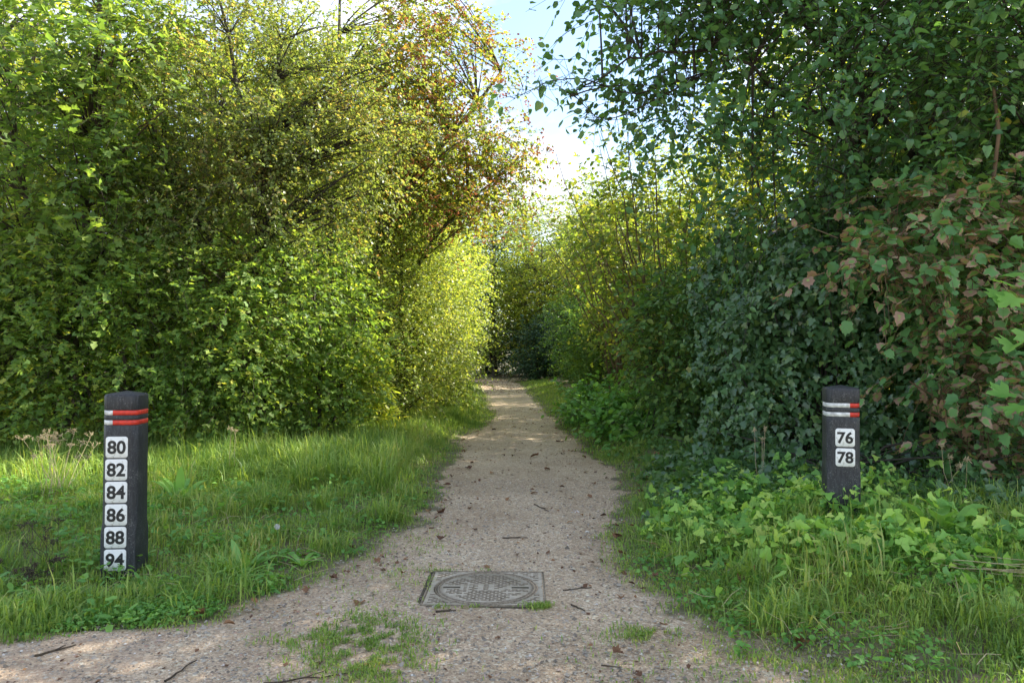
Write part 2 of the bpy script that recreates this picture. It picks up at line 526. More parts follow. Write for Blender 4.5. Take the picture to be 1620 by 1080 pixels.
# gravel path: rows across, edges from the two outlines
ys = np.concatenate([np.arange(-2, 8, 0.045), np.arange(8, 20, 0.12), np.arange(20, 60, 0.5)])
NC = 40
wn_p = WaveNoise(0.8, 6)
tt = np.linspace(0, 1, NC)
el, er = np.maximum(edge_l(ys), -9), np.minimum(edge_r(ys), 9)
PX = el[:, None] * (1 - tt) + er[:, None] * tt
PY = np.repeat(ys[:, None], NC, 1)
PZ = 0.004 * wn_p(np.stack([PX, PY, PX * 0], -1)) - 0.0 - 0.012 * np.abs(2 * tt - 1)[None] ** 8
V = np.stack([PX, PY, PZ], -1).reshape(-1, 3)
ii = np.arange(NC - 1)[None] + np.arange(len(ys) - 1)[:, None] * NC
Fp = np.stack([ii, ii + 1, ii + 1 + NC, ii + NC], -1).reshape(-1, 4)
m, n, o = new_mat('fine_gravel')
col, vo = gravel_colour(n)
bs = n.nodes.new('ShaderNodeBsdfPrincipled')
bs.inputs['Roughness'].default_value = 0.85
n.links.new(col, bs.inputs['Base Color'])
bp = n.nodes.new('ShaderNodeBump')
bp.inputs['Strength'].default_value = 0.9
bp.inputs['Distance'].default_value = 0.006
hgt = mth(n, 'SUBTRACT', mth(n, 'MULTIPLY', noise(n, 60, 4, 0.7), 0.8), mth(n, 'MULTIPLY', vo.outputs['Distance'], 0.8))
n.links.new(hgt, bp.inputs['Height'])
n.links.new(bp.outputs[0], bs.inputs['Normal'])
n.links.new(bs.outputs[0], o.inputs['Surface'])
p = link('gravel_path', mesh_np('gravel_path', V, [(Fp, 0)], [m], True))
p['kind'] = 'structure'
M_gravel = m

# loose stones on the path, nearest metres only
MH = dict(x0=-0.475, x1=0.185, y0=3.84, y1=4.44)     # manhole footprint


def in_manhole(x, y, pad=0.0):
    return (x > MH['x0'] - pad) & (x < MH['x1'] + pad) & (y > MH['y0'] - pad) & (y < MH['y1'] + pad)


ns = 30000
x = rng.uniform(-2.4, 2.0, ns)
y = 2.7 + 5.0 * rng.uniform(0, 1, ns) ** 1.7
k = (off_path(x, y) < np.where(y < 3.6, 0.55, 0.12)) & ~in_manhole(x, y, 0.0)
x, y = x[k], y[k]
ns = len(x)
r = rng.gamma(2.2, 0.0017, ns) + 0.0015
octa = np.array([(1, 0, 0), (0, 1, 0), (-1, 0, 0), (0, -1, 0), (0, 0, 0.7)], float)
of = np.array([(0, 1, 4), (1, 2, 4), (2, 3, 4), (3, 0, 4)])
jit = rng.uniform(0.6, 1.3, (ns, 5, 3))
an = rng.uniform(0, 6.28, ns)
ca, sa = np.cos(an)[:, None], np.sin(an)[:, None]
L = octa[None] * jit * r[:, None, None]
Vx = L[..., 0] * ca - L[..., 1] * sa + x[:, None]
Vy = L[..., 0] * sa + L[..., 1] * ca + y[:, None]
V = np.stack([Vx, Vy, L[..., 2] + np.maximum(gz(x, y), 0)[:, None] + 0.004 * wn_p(np.stack([x, y, x * 0], -1))[:, None]], -1).reshape(-1, 3)
Fs = (of[None] + (np.arange(ns) * 5)[:, None, None]).reshape(-1, 3)
m, n, o = new_mat('loose_stone')
geo = n.nodes.new('ShaderNodeNewGeometry')
bs = n.nodes.new('ShaderNodeBsdfPrincipled')
bs.inputs['Roughness'].default_value = 0.7
n.links.new(ramp(n, [(0, (0.13, 0.105, 0.08)), (0.5, (0.29, 0.25, 0.20)), (0.85, (0.40, 0.36, 0.30)), (0.95, (0.36, 0.20, 0.14)), (1, (0.7, 0.68, 0.62))], geo.outputs['Random Per Island']), bs.inputs['Base Color'])
n.links.new(bs.outputs[0], o.inputs['Surface'])
tag(link('gravel', mesh_np('gravel', V, [(Fs, 0)], [m])), 'loose pale stones scattered over the gravel path', 'gravel', kind='stuff')


# ------------------------------------------------------------------ trees and shrubs
def polyline(pts, k=7):
    pts = np.array(pts, float)
    d = np.concatenate([[0], np.cumsum(np.linalg.norm(np.diff(pts, axis=0), axis=1))])
    t = np.linspace(0, d[-1], k)
    return np.stack([np.interp(t, d, pts[:, i]) for i in range(3)], -1)


def in_view(P, pad=60):
    px = 810 + P[:, 0] / P[:, 1] * F_PX
    py = HY - (P[:, 2] - CAM_H) / P[:, 1] * F_PX
    return (P[:, 1] > 0.5) & (px > -pad) & (px < 1620 + pad) & (py > -pad) & (py < 1080 + pad)


def leaf_objects(parent, base, P, D, N, size, tpl, mat, g, names='leaf', variants=6, smooth=False):
    """each leaf an object of its own, sharing a few meshes"""
    meshes = []
    for i in range(variants):
        V, Fc, rim = leaves(tpl, np.zeros((1, 3)), np.array([[0, 1.0, 0]]), np.array([[0, 0, 1.0]]), 1.0, g, 0.7, 0.75)
        meshes.append(mesh_np(names, V, [(Fc, 0)], [mat], smooth, rim))
    D = norm(D)
    X = norm(np.cross(D, N))
    Nn = np.cross(X, D)
    size = np.broadcast_to(size, (len(P),))
    for i in range(len(P)):
        ob = bpy.data.objects.new(names, meshes[i % variants])
        C.objects.link(ob)
        s = float(size[i])
        M = Matrix(((X[i, 0] * s, D[i, 0] * s, Nn[i, 0] * s, P[i, 0] - base[0]),
                    (X[i, 1] * s, D[i, 1] * s, Nn[i, 1] * s, P[i, 1] - base[1]),
                    (X[i, 2] * s, D[i, 2] * s, Nn[i, 2] * s, P[i, 2] - base[2]), (0, 0, 0, 1)))
        ob.parent = parent
        ob.matrix_basis = M


def shoots(g, centres, radii, outward, twigs, nleaf, twig_len, droop, up):
    """twigs and leaf frames in clumps. Returns twig paths and P, D, N of the leaves"""
    K = len(centres)
    c = np.repeat(centres, twigs, 0)
    r = np.repeat(radii, twigs)[:, None]
    ow = np.repeat(outward, twigs, 0)
    n = len(c)
    rd = norm(g.normal(size=(n, 3)))
    org = c + rd * r * g.uniform(0, 1, (n, 1)) ** 0.6
    d = norm(rd * 0.9 + ow * 0.55 + g.normal(size=(n, 3)) * 0.45 + np.array([0, 0, up]))
    Lg = twig_len * g.uniform(0.55, 1.25, (n, 1)) * np.where(g.uniform(size=(n, 1)) < 0.07, 2.0, 1.0)
    t = np.array([0, 0.5, 1.0])
    paths = org[:, None] + d[:, None] * (t[None, :, None] * Lg[:, None])
    paths[..., 2] -= droop * (t[None] ** 2) * Lg
    tl = (np.arange(nleaf) + 0.5) / nleaf * 0.92 + 0.08
    tl = np.clip(tl[None] + g.normal(0, 0.06, (n, nleaf)), 0.02, 1.05)
    P = org[:, None] + d[:, None] * (tl[..., None] * Lg[:, None])
    P[..., 2] -= droop * tl ** 2 * Lg
    side = norm(np.cross(d, np.array([0, 0, 1.0]) + g.normal(0, 0.35, (n, 3))))
    sg = np.where(np.arange(nleaf) % 2 == 0, 1.0, -1.0)[None, :, None]
    D = d[:, None] * 0.55 + side[:, None] * sg * 0.8 + g.normal(0, 0.28, (n, nleaf, 3)) - np.array([0, 0, 0.25])
    N = np.array([0, 0, 1.0]) + g.normal(0, 0.45, (n, nleaf, 3)) + ow[:, None] * 0.35
    return paths, P.reshape(-1, 3), D.reshape(-1, 3), N.reshape(-1, 3)


def crown_centres(g, blobs, k, gap=None, shell=0.35):
    """clump centres in the blobs, most of them in the outer shell; returns centres and outward directions"""
    vol = np.array([b[3] * b[4] * b[5] for b in blobs]) ** 0.8
    cnt = np.maximum(1, np.round(k * vol / vol.sum())).astype(int)
    cs, os_ = [], []
    for b, m_ in zip(blobs, cnt):
        d = norm(g.normal(size=(m_, 3)))
        rr = (shell + (1 - shell) * g.uniform(0, 1, (m_, 1)) ** 0.55) * g.uniform(0.82, 1.12, (m_, 1))
        rr *= 1 + 0.22 * WaveNoise(1.1, int(g.integers(1e6)), 6)(d)[:, None]
        c = np.array(b[:3]) + d * rr * np.array(b[3:6])
        cs.append(c)
        os_.append(norm(d / np.array(b[3:6])))
    c, o_ = np.concatenate(cs), np.concatenate(os_)
    keep = c[:, 2] > 0.12
    if gap:
        keep &= WaveNoise(gap[0], int(g.integers(1e6)))(c) > gap[1]
    return c[keep], o_[keep]


def tree(name, label, cat, base, trunks, blobs, clumps, clump_r=0.45, twigs=9, nleaf=9, twig_len=0.45, size=0.07, tpl=T_LOBE, leaf=None, bark=None,
         droop=0.35, up=0.25, group=None, seed=1, gap=None, shell=0.35, singles=0, limb_r=0.022, stems=False, extra=None, twig_r=0.004, stpl=None, twig_keep=1.0):
    """one plant: trunk (or separate stems), crown of leafy twigs, and its nearest leaves as parts"""
    g = np.random.default_rng(seed)
    bark = bark or M_bark
    B = np.array([base[0], base[1], float(gz(base[0], base[1]))])
    t = thing(name, label, cat, tuple(B), group)
    ctr, ow = crown_centres(g, blobs, clumps, gap, shell)
    tv, tf, nv = [], [], 0
    polys = []
    for pts, r0, r1 in trunks:
        pl = polyline([(q[0], q[1], q[2]) for q in pts], 10)
        pl[1:-1] += g.normal(0, 0.035, (8, 3))
        pl[0, 2] = B[2] - 0.08 if pts[0][2] < 0.5 else pl[0, 2]
        polys.append(pl)
        V, Fq = tubes((pl - B)[None], np.linspace(r0, r1, 10)[None], 9 if r0 > 0.04 else 6)
        if stems:
            link('stem', mesh_np('stem', V, [(Fq, 0)], [bark], True), t)
        else:
            tv.append(V)
            tf.append(Fq + nv)
            nv += len(V)
    # limbs from the trunk out to every clump
    allp = np.concatenate(polys)
    dv = ctr[:, None] - allp[None]
    hd = np.linalg.norm(dv[..., :2], axis=-1)
    cost = hd + np.abs(dv[..., 2] - 0.45 * hd) * 0.7 + (dv[..., 2] < 0) * 1.0
    a = allp[np.argmin(cost, 1)]
    mid = (a + ctr) / 2 + np.array([0, 0, 0.12]) * np.linalg.norm(ctr - a, axis=1, keepdims=True) + g.normal(0, 0.06, ctr.shape)
    s = np.linspace(0, 1, 6)[None, :, None]
    lp = (1 - s) ** 2 * a[:, None] + 2 * s * (1 - s) * mid[:, None] + s ** 2 * ctr[:, None]
    ln = np.linalg.norm(ctr - a, axis=1)
    lr = (limb_r * np.clip(ln / 1.5, 0.35, 1.5))[:, None] * np.linspace(1, 0.28, 6)[None]
    V, Fq = tubes(lp - B, lr, 5)
    if stems:
        br = link('branches', mesh_np('branches', V, [(Fq, 0)], [bark], True), t)
        br['kind'] = 'stuff'
    else:
        tv.append(V)
        tf.append(Fq + nv)
        link('trunk', mesh_np('trunk', np.concatenate(tv), [(np.concatenate(tf), 0)], [bark], True), t)
    rad = clump_r * g.uniform(0.6, 1.35, len(ctr))
    paths, P, D, N = shoots(g, ctr, rad, ow, twigs, nleaf, twig_len, droop, up)
    keep = P[:, 2] > gz(P[:, 0], P[:, 1]) + 0.03
    P, D, N = P[keep], D[keep], N[keep]
    sz = size * g.uniform(0.55, 1.25, len(P))
    paths_all = paths
    paths = paths[g.uniform(size=len(paths)) < twig_keep]
    TV, TF = tubes(paths - B, np.repeat(np.array([[1.0, 0.7, 0.35]]) * twig_r, len(paths), 0), 3)
    if singles:
        vis = in_view(P, 0)
        dist = np.linalg.norm(P - np.array([0, 0, CAM_H]), axis=1) + np.where(vis, 0, 1e3)
        idx = np.argsort(dist)
        # every second one of the nearest so the single leaves spread over the plant
        pick = idx[:singles]
        mask = np.zeros(len(P), bool)
        mask[pick] = True
        leaf_objects(t, B, P[mask], D[mask], N[mask], sz[mask], stpl or tpl, leaf, g)
        P, D, N, sz = P[~mask], D[~mask], N[~mask], sz[~mask]
    V, Fc, rim = leaves(tpl, P - B, D, N, sz, g)
    allV = np.concatenate([V, TV])
    cr = link('crown', mesh_np('crown', allV, [(Fc, 0), (TF + len(V), 1)], [leaf, bark], False, np.concatenate([rim, np.zeros(len(TV))])), t)
    cr['kind'] = 'stuff'
    if extra:
        extra(t, B, paths_all, g)
    return t


def hang_seeds(t, B, paths, g):
    """bunches of reddish winged seeds on some of the twigs"""
    sel = paths[(g.uniform(size=len(paths)) < 0.45) & (paths[:, 2, 0] > -2.3)]
    n = len(sel)
    k = 9
    P = (sel[:, 2][:, None] + g.normal(0, 0.045, (n, k, 3)) - np.array([0, 0, 0.04])).reshape(-1, 3)
    D = g.normal(0, 1, (n * k, 3)) * np.array([1, 1, 0.5])
    N = g.normal(0, 1, (n * k, 3))
    V, Fc, rim = leaves(T_QUAD, P - B, D, N, 0.055 * g.uniform(0.7, 1.2, n * k), g)
    o_ = link('seed_clusters', mesh_np('seed_clusters', V, [(Fc, 0)], [M_seed], False, rim), t)
    o_['kind'] = 'stuff'


# ---- left of the path
tree('maple_tree', 'light green young tree with large lobed leaves at the far left edge', 'tree', (-5.7, 9.5),
     [([(-5.7, 9.5, 0), (-5.5, 9.5, 2.5), (-5.35, 9.4, 5.0), (-5.3, 9.4, 7.2)], 0.07, 0.02), ([(-5.75, 9.6, 0), (-6.2, 9.5, 2.5), (-6.6, 9.4, 6)], 0.05, 0.015)],
     [(-5.9, 9.1, 4.0, 1.6, 1.0, 1.9), (-6.6, 9.0, 2.6, 1.1, 0.8, 1.4), (-5.1, 9.3, 5.0, 1.1, 0.8, 1.3), (-5.0, 9.0, 3.0, 0.9, 0.7, 1.0)], 300, 0.42, 8, 8, 0.5, 0.10, T_LOBE4, M_sycleft, seed=11, gap=(1.5, -0.5), singles=220, stpl=T_MAPLE)
tree('hawthorn_tree', 'brownish green thorny tree with small leaves and dark forked trunks in the left hedge', 'tree', (-3.5, 10.1),
     [([(-3.55, 10.1, 0), (-3.5, 10, 1.4), (-3.35, 9.8, 3.2), (-3.0, 9.6, 5.4)], 0.085, 0.02), ([(-3.45, 10.1, 0), (-3.25, 10, 1.7), (-3.3, 9.8, 3.6), (-3.9, 9.6, 6.2)], 0.07, 0.015),
      ([(-3.5, 10.2, 0), (-3.7, 10, 2.0), (-4.4, 9.7, 3.6), (-5.0, 9.5, 5.0)], 0.05, 0.015)],
     [(-3.5, 9.7, 4.7, 2.0, 1.2, 1.6), (-3.7, 9.3, 3.3, 1.7, 0.9, 1.2), (-2.4, 9.9, 3.9, 1.1, 0.9, 1.4)], 620, 0.34, 10, 13, 0.34, 0.048, T_QUAD, M_hawthorn, M_bark_dark, seed=12, gap=(1.4, -0.45), droop=0.2, up=0.1, limb_r=0.016, twig_keep=0.6, shell=0.25)
for i, (bx, by, blobs, lab) in enumerate([
        (-6.7, 9.2, [(-6.5, 8.9, 1.3, 1.1, 0.8, 1.3)], 'dense green hedge shrub at the far left behind the dry umbel stalks'),
        (-5.0, 9.3, [(-5.0, 8.9, 1.4, 1.2, 0.75, 1.4)], 'dense green hedge shrub behind the taller numbered bollard'),
        (-3.8, 9.4, [(-3.7, 9.1, 1.5, 1.1, 0.75, 1.5)], 'dense green hedge shrub right behind the dark forked trunks and tall grass'),
        (-2.8, 10.6, [(-2.75, 10.2, 1.35, 0.95, 0.75, 1.5)], 'dark green hedge shrub next to the yellow lance-leaved plant')]):
    tree('hedge_maple', lab, 'shrub', (bx, by), [([(bx, by, 0), (bx + 0.1, by, 1.2), (bx - 0.1, by, 2.6)], 0.04, 0.012), ([(bx + 0.1, by + 0.1, 0), (bx + 0.5, by, 1.6)], 0.03, 0.01), ([(bx - 0.1, by, 0), (bx - 0.5, by - 0.1, 1.6)], 0.03, 0.01)],
         blobs, 200, 0.34, 9, 10, 0.38, 0.066, T_LOBE4, M_fieldmaple, group='field maple shrubs in the left hedge', seed=20 + i, singles=80, stpl=T_LOBE, gap=(1.1, -0.6), twig_keep=0.5, limb_r=0.014)
tree('maple_tree', 'yellowing maple arching over the path with reddish seed bunches', 'tree', (-2.9, 13.0),
     [([(-2.9, 13, 0), (-2.7, 13, 2), (-2.0, 13.2, 4.2), (-0.9, 13.6, 5.6), (-0.2, 13.8, 6.6)], 0.11, 0.02), ([(-2.9, 13.1, 0), (-3.2, 13, 3), (-3.0, 12.8, 7.8)], 0.09, 0.02), ([(-2.75, 13, 1.0), (-1.4, 13.6, 3.6), (0.0, 14.0, 4.9)], 0.06, 0.012)],
     [(-2.3, 12.9, 5.2, 1.9, 1.4, 1.9), (-0.8, 13.6, 4.6, 1.0, 1.1, 1.0), (-1.5, 13.0, 6.7, 1.3, 1.2, 1.1), (-0.05, 13.9, 4.5, 0.75, 0.8, 0.55), (-1.6, 12.6, 3.7, 1.0, 0.8, 0.7)], 500, 0.4, 9, 9, 0.46, 0.072, T_LOBE4, M_archmaple, seed=31, gap=(1.4, -0.5), extra=hang_seeds, twig_keep=0.7, limb_r=0.016)
for i, (bx, by, blob, lab) in enumerate([
        (-2.2, 13.4, (-2.0, 12.9, 1.9, 0.9, 1.0, 1.8), 'sunlit yellow-green shrub nearest the arching maple'),
        (-2.0, 16.4, (-1.75, 16.0, 2.2, 0.95, 1.5, 2.3), 'sunlit yellow-green shrub leaning over the left verge halfway along the path'),
        (-2.3, 20.2, (-1.95, 20.0, 2.6, 1.1, 1.7, 2.7), 'sunlit yellow-green shrub at the far end of the left verge'),
        (-2.9, 25.5, (-2.5, 25.0, 3.0, 1.2, 2.2, 3.1), 'shaded yellow-green shrub where the path bends left'),
        (-3.4, 31.0, (-3.0, 30.5, 3.2, 1.3, 2.4, 3.3), 'shaded olive shrub just inside the left bend of the path')]):
    tree('hedge_shrub', lab, 'shrub', (bx, by), [([(bx, by, 0), (bx + 0.2, by - 0.1, 1.6), (bx + 0.2, by - 0.2, 3.4)], 0.04, 0.01), ([(bx, by + 0.3, 0), (bx - 0.3, by, 2.4)], 0.03, 0.01)],
         [blob], 360 if i < 2 else 270, 0.38, 10, 11, 0.45, 0.052 + 0.008 * i, T_QUAD, M_sunhedge, group='yellow-green shrubs along the left verge', seed=40 + i, gap=(0.9, -0.7), droop=0.45, twig_keep=0.3, limb_r=0.014)
tree('laurel_plant', 'yellow-green plant with long lance leaves at the foot of the left hedge', 'plant', (-2.05, 11.0),
     [([(-2.05, 11.0, 0), (-2.0, 10.9, 1.2)], 0.015, 0.006), ([(-2.0, 11.0, 0), (-1.85, 10.8, 0.9)], 0.012, 0.005)], [(-2.0, 10.75, 0.85, 0.24, 0.2, 0.6)], 22, 0.13, 4, 9, 0.2, 0.15, T_LANCE, M_laurel, seed=51, up=0.6, limb_r=0.008, singles=100)


# ---- the wood around: three kinds of tree, copied with their own place, turn and size
def copy_tree(src, x, y, rot, sc, label, group):
    r_ = src.copy()
    C.objects.link(r_)
    r_.location = (x, y, float(gz(x, y)))
    r_.rotation_euler = (0, 0, rot)
    r_.scale = (sc[0], sc[0], sc[1])
    r_['label'] = label
    r_['group'] = group
    for ch in list(src.children):
        c_ = ch.copy()
        C.objects.link(c_)
        c_.parent = r_
    return r_


def proto(x, y, h, rr, mat, label, group, seed, size=0.105, clumps=330, gapv=-0.75):
    return tree('woodland_tree', label, 'tree', (x, y), [([(x, y, 0), (x + 0.1, y, h * 0.5), (x, y, h * 0.95)], 0.12, 0.02), ([(x + 0.1, y, h * 0.08), (x + rr * 0.5, y + 0.3, h * 0.6)], 0.07, 0.02), ([(x - 0.1, y, h * 0.1), (x - rr * 0.5, y - 0.3, h * 0.55)], 0.06, 0.02)],
                [(x, y, h * 0.66, rr, rr, h * 0.33), (x, y, h * 0.33, rr * 0.95, rr * 0.95, h * 0.30)], clumps, 0.6, 9, 9, 0.62, size, T_QUAD, mat, group=group, seed=seed, gap=(1.5, gapv), twig_keep=0.5, twig_r=0.005)


GL, GF, GR = 'trees standing beyond the left hedge', 'trees closing the far end of the path', 'trees standing behind the right hedge'
pA = proto(-5.9, 14.6, 8.0, 2.0, M_backlit, 'pale green tree beyond the hedge above the brownish thorny tree', GL, 61)
pB = proto(-4.4, 17.6, 9.5, 2.0, M_far, 'tall olive tree rising behind the arching maple', GL, 62)
pC = proto(4.9, 12.2, 7.6, 1.9, M_backlit, 'backlit yellow-green tree glowing behind the overhanging dark tree', GR, 63, gapv=-0.55, clumps=240)
pD = proto(8.4, 6.0, 9.5, 2.4, M_alder, 'tall shading tree standing outside the right edge', GR, 64, gapv=-0.9)
# an evergreen bush that fills the shade under the trees
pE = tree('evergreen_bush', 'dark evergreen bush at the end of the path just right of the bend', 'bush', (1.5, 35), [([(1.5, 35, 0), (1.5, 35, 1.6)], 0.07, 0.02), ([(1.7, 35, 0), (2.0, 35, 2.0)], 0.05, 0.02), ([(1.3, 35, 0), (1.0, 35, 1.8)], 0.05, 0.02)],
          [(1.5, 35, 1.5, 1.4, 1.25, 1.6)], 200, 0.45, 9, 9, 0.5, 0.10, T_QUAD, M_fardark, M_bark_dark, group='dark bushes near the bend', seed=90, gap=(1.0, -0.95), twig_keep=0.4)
pF = tree('understorey_shrub', 'leafy green shrub on the right verge nearest the bend', 'shrub', (2.9, 27), [([(2.9, 27, 0), (2.9, 27, 1.8)], 0.05, 0.02), ([(3.1, 27, 0), (3.4, 27, 2.2)], 0.04, 0.015), ([(2.7, 27, 0), (2.4, 27, 2.0)], 0.04, 0.015)],
          [(2.9, 27, 1.9, 1.5, 1.4, 2.0)], 240, 0.45, 9, 9, 0.5, 0.09, T_QUAD, M_bramble, M_bark_dark, group='shrubs under the trees', seed=91, gap=(1.0, -0.95), twig_keep=0.4)
rt_ = np.random.default_rng(99)
for src, x_, y_, s1, s2, lab, grp in [
        (pA, -8.8, 13.5, 1.0, 0.95, 'pale green tree beyond the hedge showing at the top left corner', GL),
        (pA, -3.6, 21.5, 1.0, 1.0, 'pale green tree beyond the sunlit shrubs on the left', GL),
        (pB, -7.6, 18.5, 1.1, 1.05, 'olive tree deep in the wood behind the far left tree', GL),
        (pB, -11.5, 17.0, 1.1, 1.0, 'olive tree deep in the wood outside the left edge', GL),
        (pA, -6.4, 23.5, 1.1, 1.2, 'pale green tree deep in the wood behind the hedge', GL),
        (pB, -4.6, 28.0, 1.1, 1.2, 'olive tree behind the shrubs at the left bend', GL),
        (pA, -10.5, 27.0, 1.3, 1.2, 'pale green tree farthest back in the left wood', GL),
        (pB, -5.6, 38.0, 1.4, 1.35, 'tall olive tree left of the bend beyond the yellow-green shrubs', GF),
        (pB, -1.0, 43.0, 1.5, 1.05, 'olive tree straight ahead beyond the bend', GF),
        (pA, 1.6, 40.0, 1.25, 0.95, 'pale green tree just right of centre beyond the bend', GF),
        (pB, 4.6, 37.0, 1.3, 1.0, 'olive tree beyond the right verge at the bend', GF),
        (pB, 3.3, 43.0, 1.3, 1.0, 'olive tree shading the bend from the right', GF),
        (pB, 1.0, 53.0, 1.8, 1.35, 'hazy pale green tree farthest away under the gap of sky', GF),
        (pB, -4.0, 53.0, 1.9, 1.5, 'hazy olive tree at the back left of the bend', GF),
        (pB, 6.5, 52.0, 2.0, 1.35, 'hazy olive tree at the back right of the bend', GF),
        (pA, -10.5, 47.0, 1.8, 1.4, 'hazy pale green tree at the back behind the left wood', GF),
        (pA, 12.0, 48.0, 1.8, 1.3, 'hazy pale green tree at the back behind the right wood', GF),
        (pC, 5.4, 16.5, 1.0, 0.9, 'backlit yellow-green tree behind the middle hazel stems', GR),
        (pC, 6.0, 21.5, 1.1, 0.95, 'backlit yellow-green tree behind the farthest hazel stems', GR),
        (pC, 8.6, 13.5, 1.2, 1.05, 'backlit yellow-green tree behind the scorched leaves', GR),
        (pA, 5.0, 27.5, 1.2, 0.95, 'pale green tree behind the right verge shrubs', GR),
        (pC, 10.5, 20.0, 1.4, 1.2, 'backlit yellow-green tree deep in the right wood', GR),
        (pD, 7.4, 9.8, 0.95, 0.9, 'dark tree standing right behind the scorched sycamore shrub', GR),
        (pD, 5.6, 9.4, 0.8, 0.8, 'dark tree standing behind the ivy mound', GR),
        (pD, 11.0, 9.0, 1.1, 1.05, 'dark tree deep in the right wood', GR)]:
    copy_tree(src, x_, y_, rt_.uniform(0, 6.28), (s1, s2), lab, grp)
for src, x_, y_, s1, s2, lab in [
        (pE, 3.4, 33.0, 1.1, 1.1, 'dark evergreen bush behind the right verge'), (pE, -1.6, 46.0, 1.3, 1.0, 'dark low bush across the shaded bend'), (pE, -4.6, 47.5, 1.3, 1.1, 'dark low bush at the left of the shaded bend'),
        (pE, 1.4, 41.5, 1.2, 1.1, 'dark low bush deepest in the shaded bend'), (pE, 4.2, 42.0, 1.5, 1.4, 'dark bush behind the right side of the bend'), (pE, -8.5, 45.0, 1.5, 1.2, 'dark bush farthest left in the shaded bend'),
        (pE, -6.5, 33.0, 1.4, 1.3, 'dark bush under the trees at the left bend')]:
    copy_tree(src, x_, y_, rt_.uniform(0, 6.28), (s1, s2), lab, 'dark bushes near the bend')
for src, x_, y_, s1, s2, lab in [
        (pF, 2.75, 22.5, 0.85, 0.8, 'leafy green shrub on the right verge before the bend'), (pF, 3.9, 18.0, 0.9, 0.9, 'leafy green shrub behind the farthest hazel'), (pF, 4.1, 14.2, 0.9, 0.8, 'leafy green shrub behind the middle hazel'),
        (pF, 4.6, 10.2, 1.0, 0.8, 'leafy green shrub behind the ivy mound'), (pF, 6.6, 8.2, 1.1, 0.9, 'leafy green shrub behind the scorched sycamore'), (pF, 5.2, 23.5, 1.2, 1.0, 'leafy green shrub deep behind the right verge'),
        (pF, 4.6, 31.5, 1.1, 1.1, 'leafy green shrub behind the right end of the path'), (pF, 7.5, 16.5, 1.3, 1.1, 'leafy green shrub deep in the right wood'), (pF, 8.0, 36.0, 1.6, 1.3, 'leafy green shrub far back in the right wood'),
        (pF, -4.2, 14.5, 1.2, 1.0, 'leafy green shrub behind the arching maple'), (pF, -6.8, 12.6, 1.3, 1.0, 'leafy green shrub behind the hedge at left'), (pF, -9.4, 11.5, 1.3, 1.0, 'leafy green shrub behind the far left tree'),
        (pF, -4.4, 19.0, 1.2, 1.1, 'leafy green shrub behind the sunlit verge shrubs'), (pF, -5.4, 25.0, 1.5, 1.2, 'leafy green shrub deep in the left wood'), (pF, -8.4, 19.0, 1.6, 1.2, 'leafy green shrub far back in the left wood'), (pF, -12.0, 14.0, 1.6, 1.2, 'leafy green shrub outside the left edge')]:
    copy_tree(src, x_, y_, rt_.uniform(0, 6.28), (s1, s2), lab, 'shrubs under the trees')


# ---- right of the path
def hazel(bx, by, h, n, lab, seed, lean):
    g = np.random.default_rng(seed)
    tr = []
    for j in range(n):
        x0, y0 = bx + g.normal(0, 0.22), by + g.normal(0, 0.28)
        hh = h * g.uniform(0.6, 1.0)
        lx, ly = g.normal(lean, 0.5), g.normal(-0.1, 0.5)
        tr.append(([(x0, y0, 0), (x0 + lx * 0.3, y0 + ly * 0.3, hh * 0.45), (x0 + lx, y0 + ly, hh)], g.uniform(0.012, 0.024), 0.005))
    tree('hazel_bush', lab, 'bush', (bx, by), tr, [(bx + lean * 0.6, by, h * 0.72, 1.05, 1.0, h * 0.30), (bx + lean * 0.3, by + 0.4, h * 0.45, 0.8, 0.6, h * 0.2)], 110, 0.35, 6, 7, 0.42, 0.09, T_OVAL4, M_hazel, M_stem,
         group='many-stemmed hazels on the right', seed=seed, stems=True, limb_r=0.008, gap=(0.9, -0.7), singles=60, stpl=T_OVAL)


hazel(2.45, 11.6, 4.6, 24, 'many-stemmed hazel bush nearest the camera beside the right verge', 101, -0.55)
hazel(2.5, 14.6, 5.0, 18, 'many-stemmed hazel bush in the middle of the right verge', 102, -0.5)
hazel(2.6, 18.2, 5.2, 14, 'many-stemmed hazel bush furthest down the right verge', 103, -0.4)

tree('alder_tree', 'tall dark tree with round leaves overhanging the path from the right', 'tree', (4.5, 7.8),
     [([(4.5, 7.8, 0), (4.4, 7.7, 2.5), (4.2, 7.5, 5.5), (4.1, 7.4, 9)], 0.14, 0.03), ([(4.4, 7.7, 2.2), (3.2, 7.3, 3.6), (1.9, 7.0, 4.2)], 0.045, 0.012), ([(4.4, 7.6, 3.0), (2.8, 7.2, 4.7), (1.3, 7.0, 5.4)], 0.04, 0.012),
      ([(4.55, 7.8, 0), (4.9, 6.6, 3.5), (5.2, 5.6, 6.5)], 0.08, 0.02), ([(1.9, 7.0, 4.2), (1.2, 7.0, 4.15), (0.55, 7.0, 3.75)], 0.015, 0.006)],
     [(2.3, 7.1, 4.3, 1.15, 0.9, 0.95), (3.6, 6.8, 3.7, 1.5, 1.1, 1.2), (2.9, 7.3, 5.6, 1.9, 1.3, 1.2), (4.7, 6.4, 4.4, 1.4, 1.3, 1.8), (4.2, 7.4, 8.0, 2.2, 2.0, 1.9), (1.5, 7.0, 3.8, 0.5, 0.5, 0.7), (1.45, 7.0, 4.8, 0.8, 0.7, 0.8), (2.7, 6.9, 2.95, 0.9, 0.4, 0.5)],
     780, 0.42, 8, 8, 0.46, 0.08, T_OVAL4, M_alder, M_bark_dark, seed=111, gap=(0.9, -0.8), singles=280, stpl=T_OVAL, droop=0.55, limb_r=0.016)


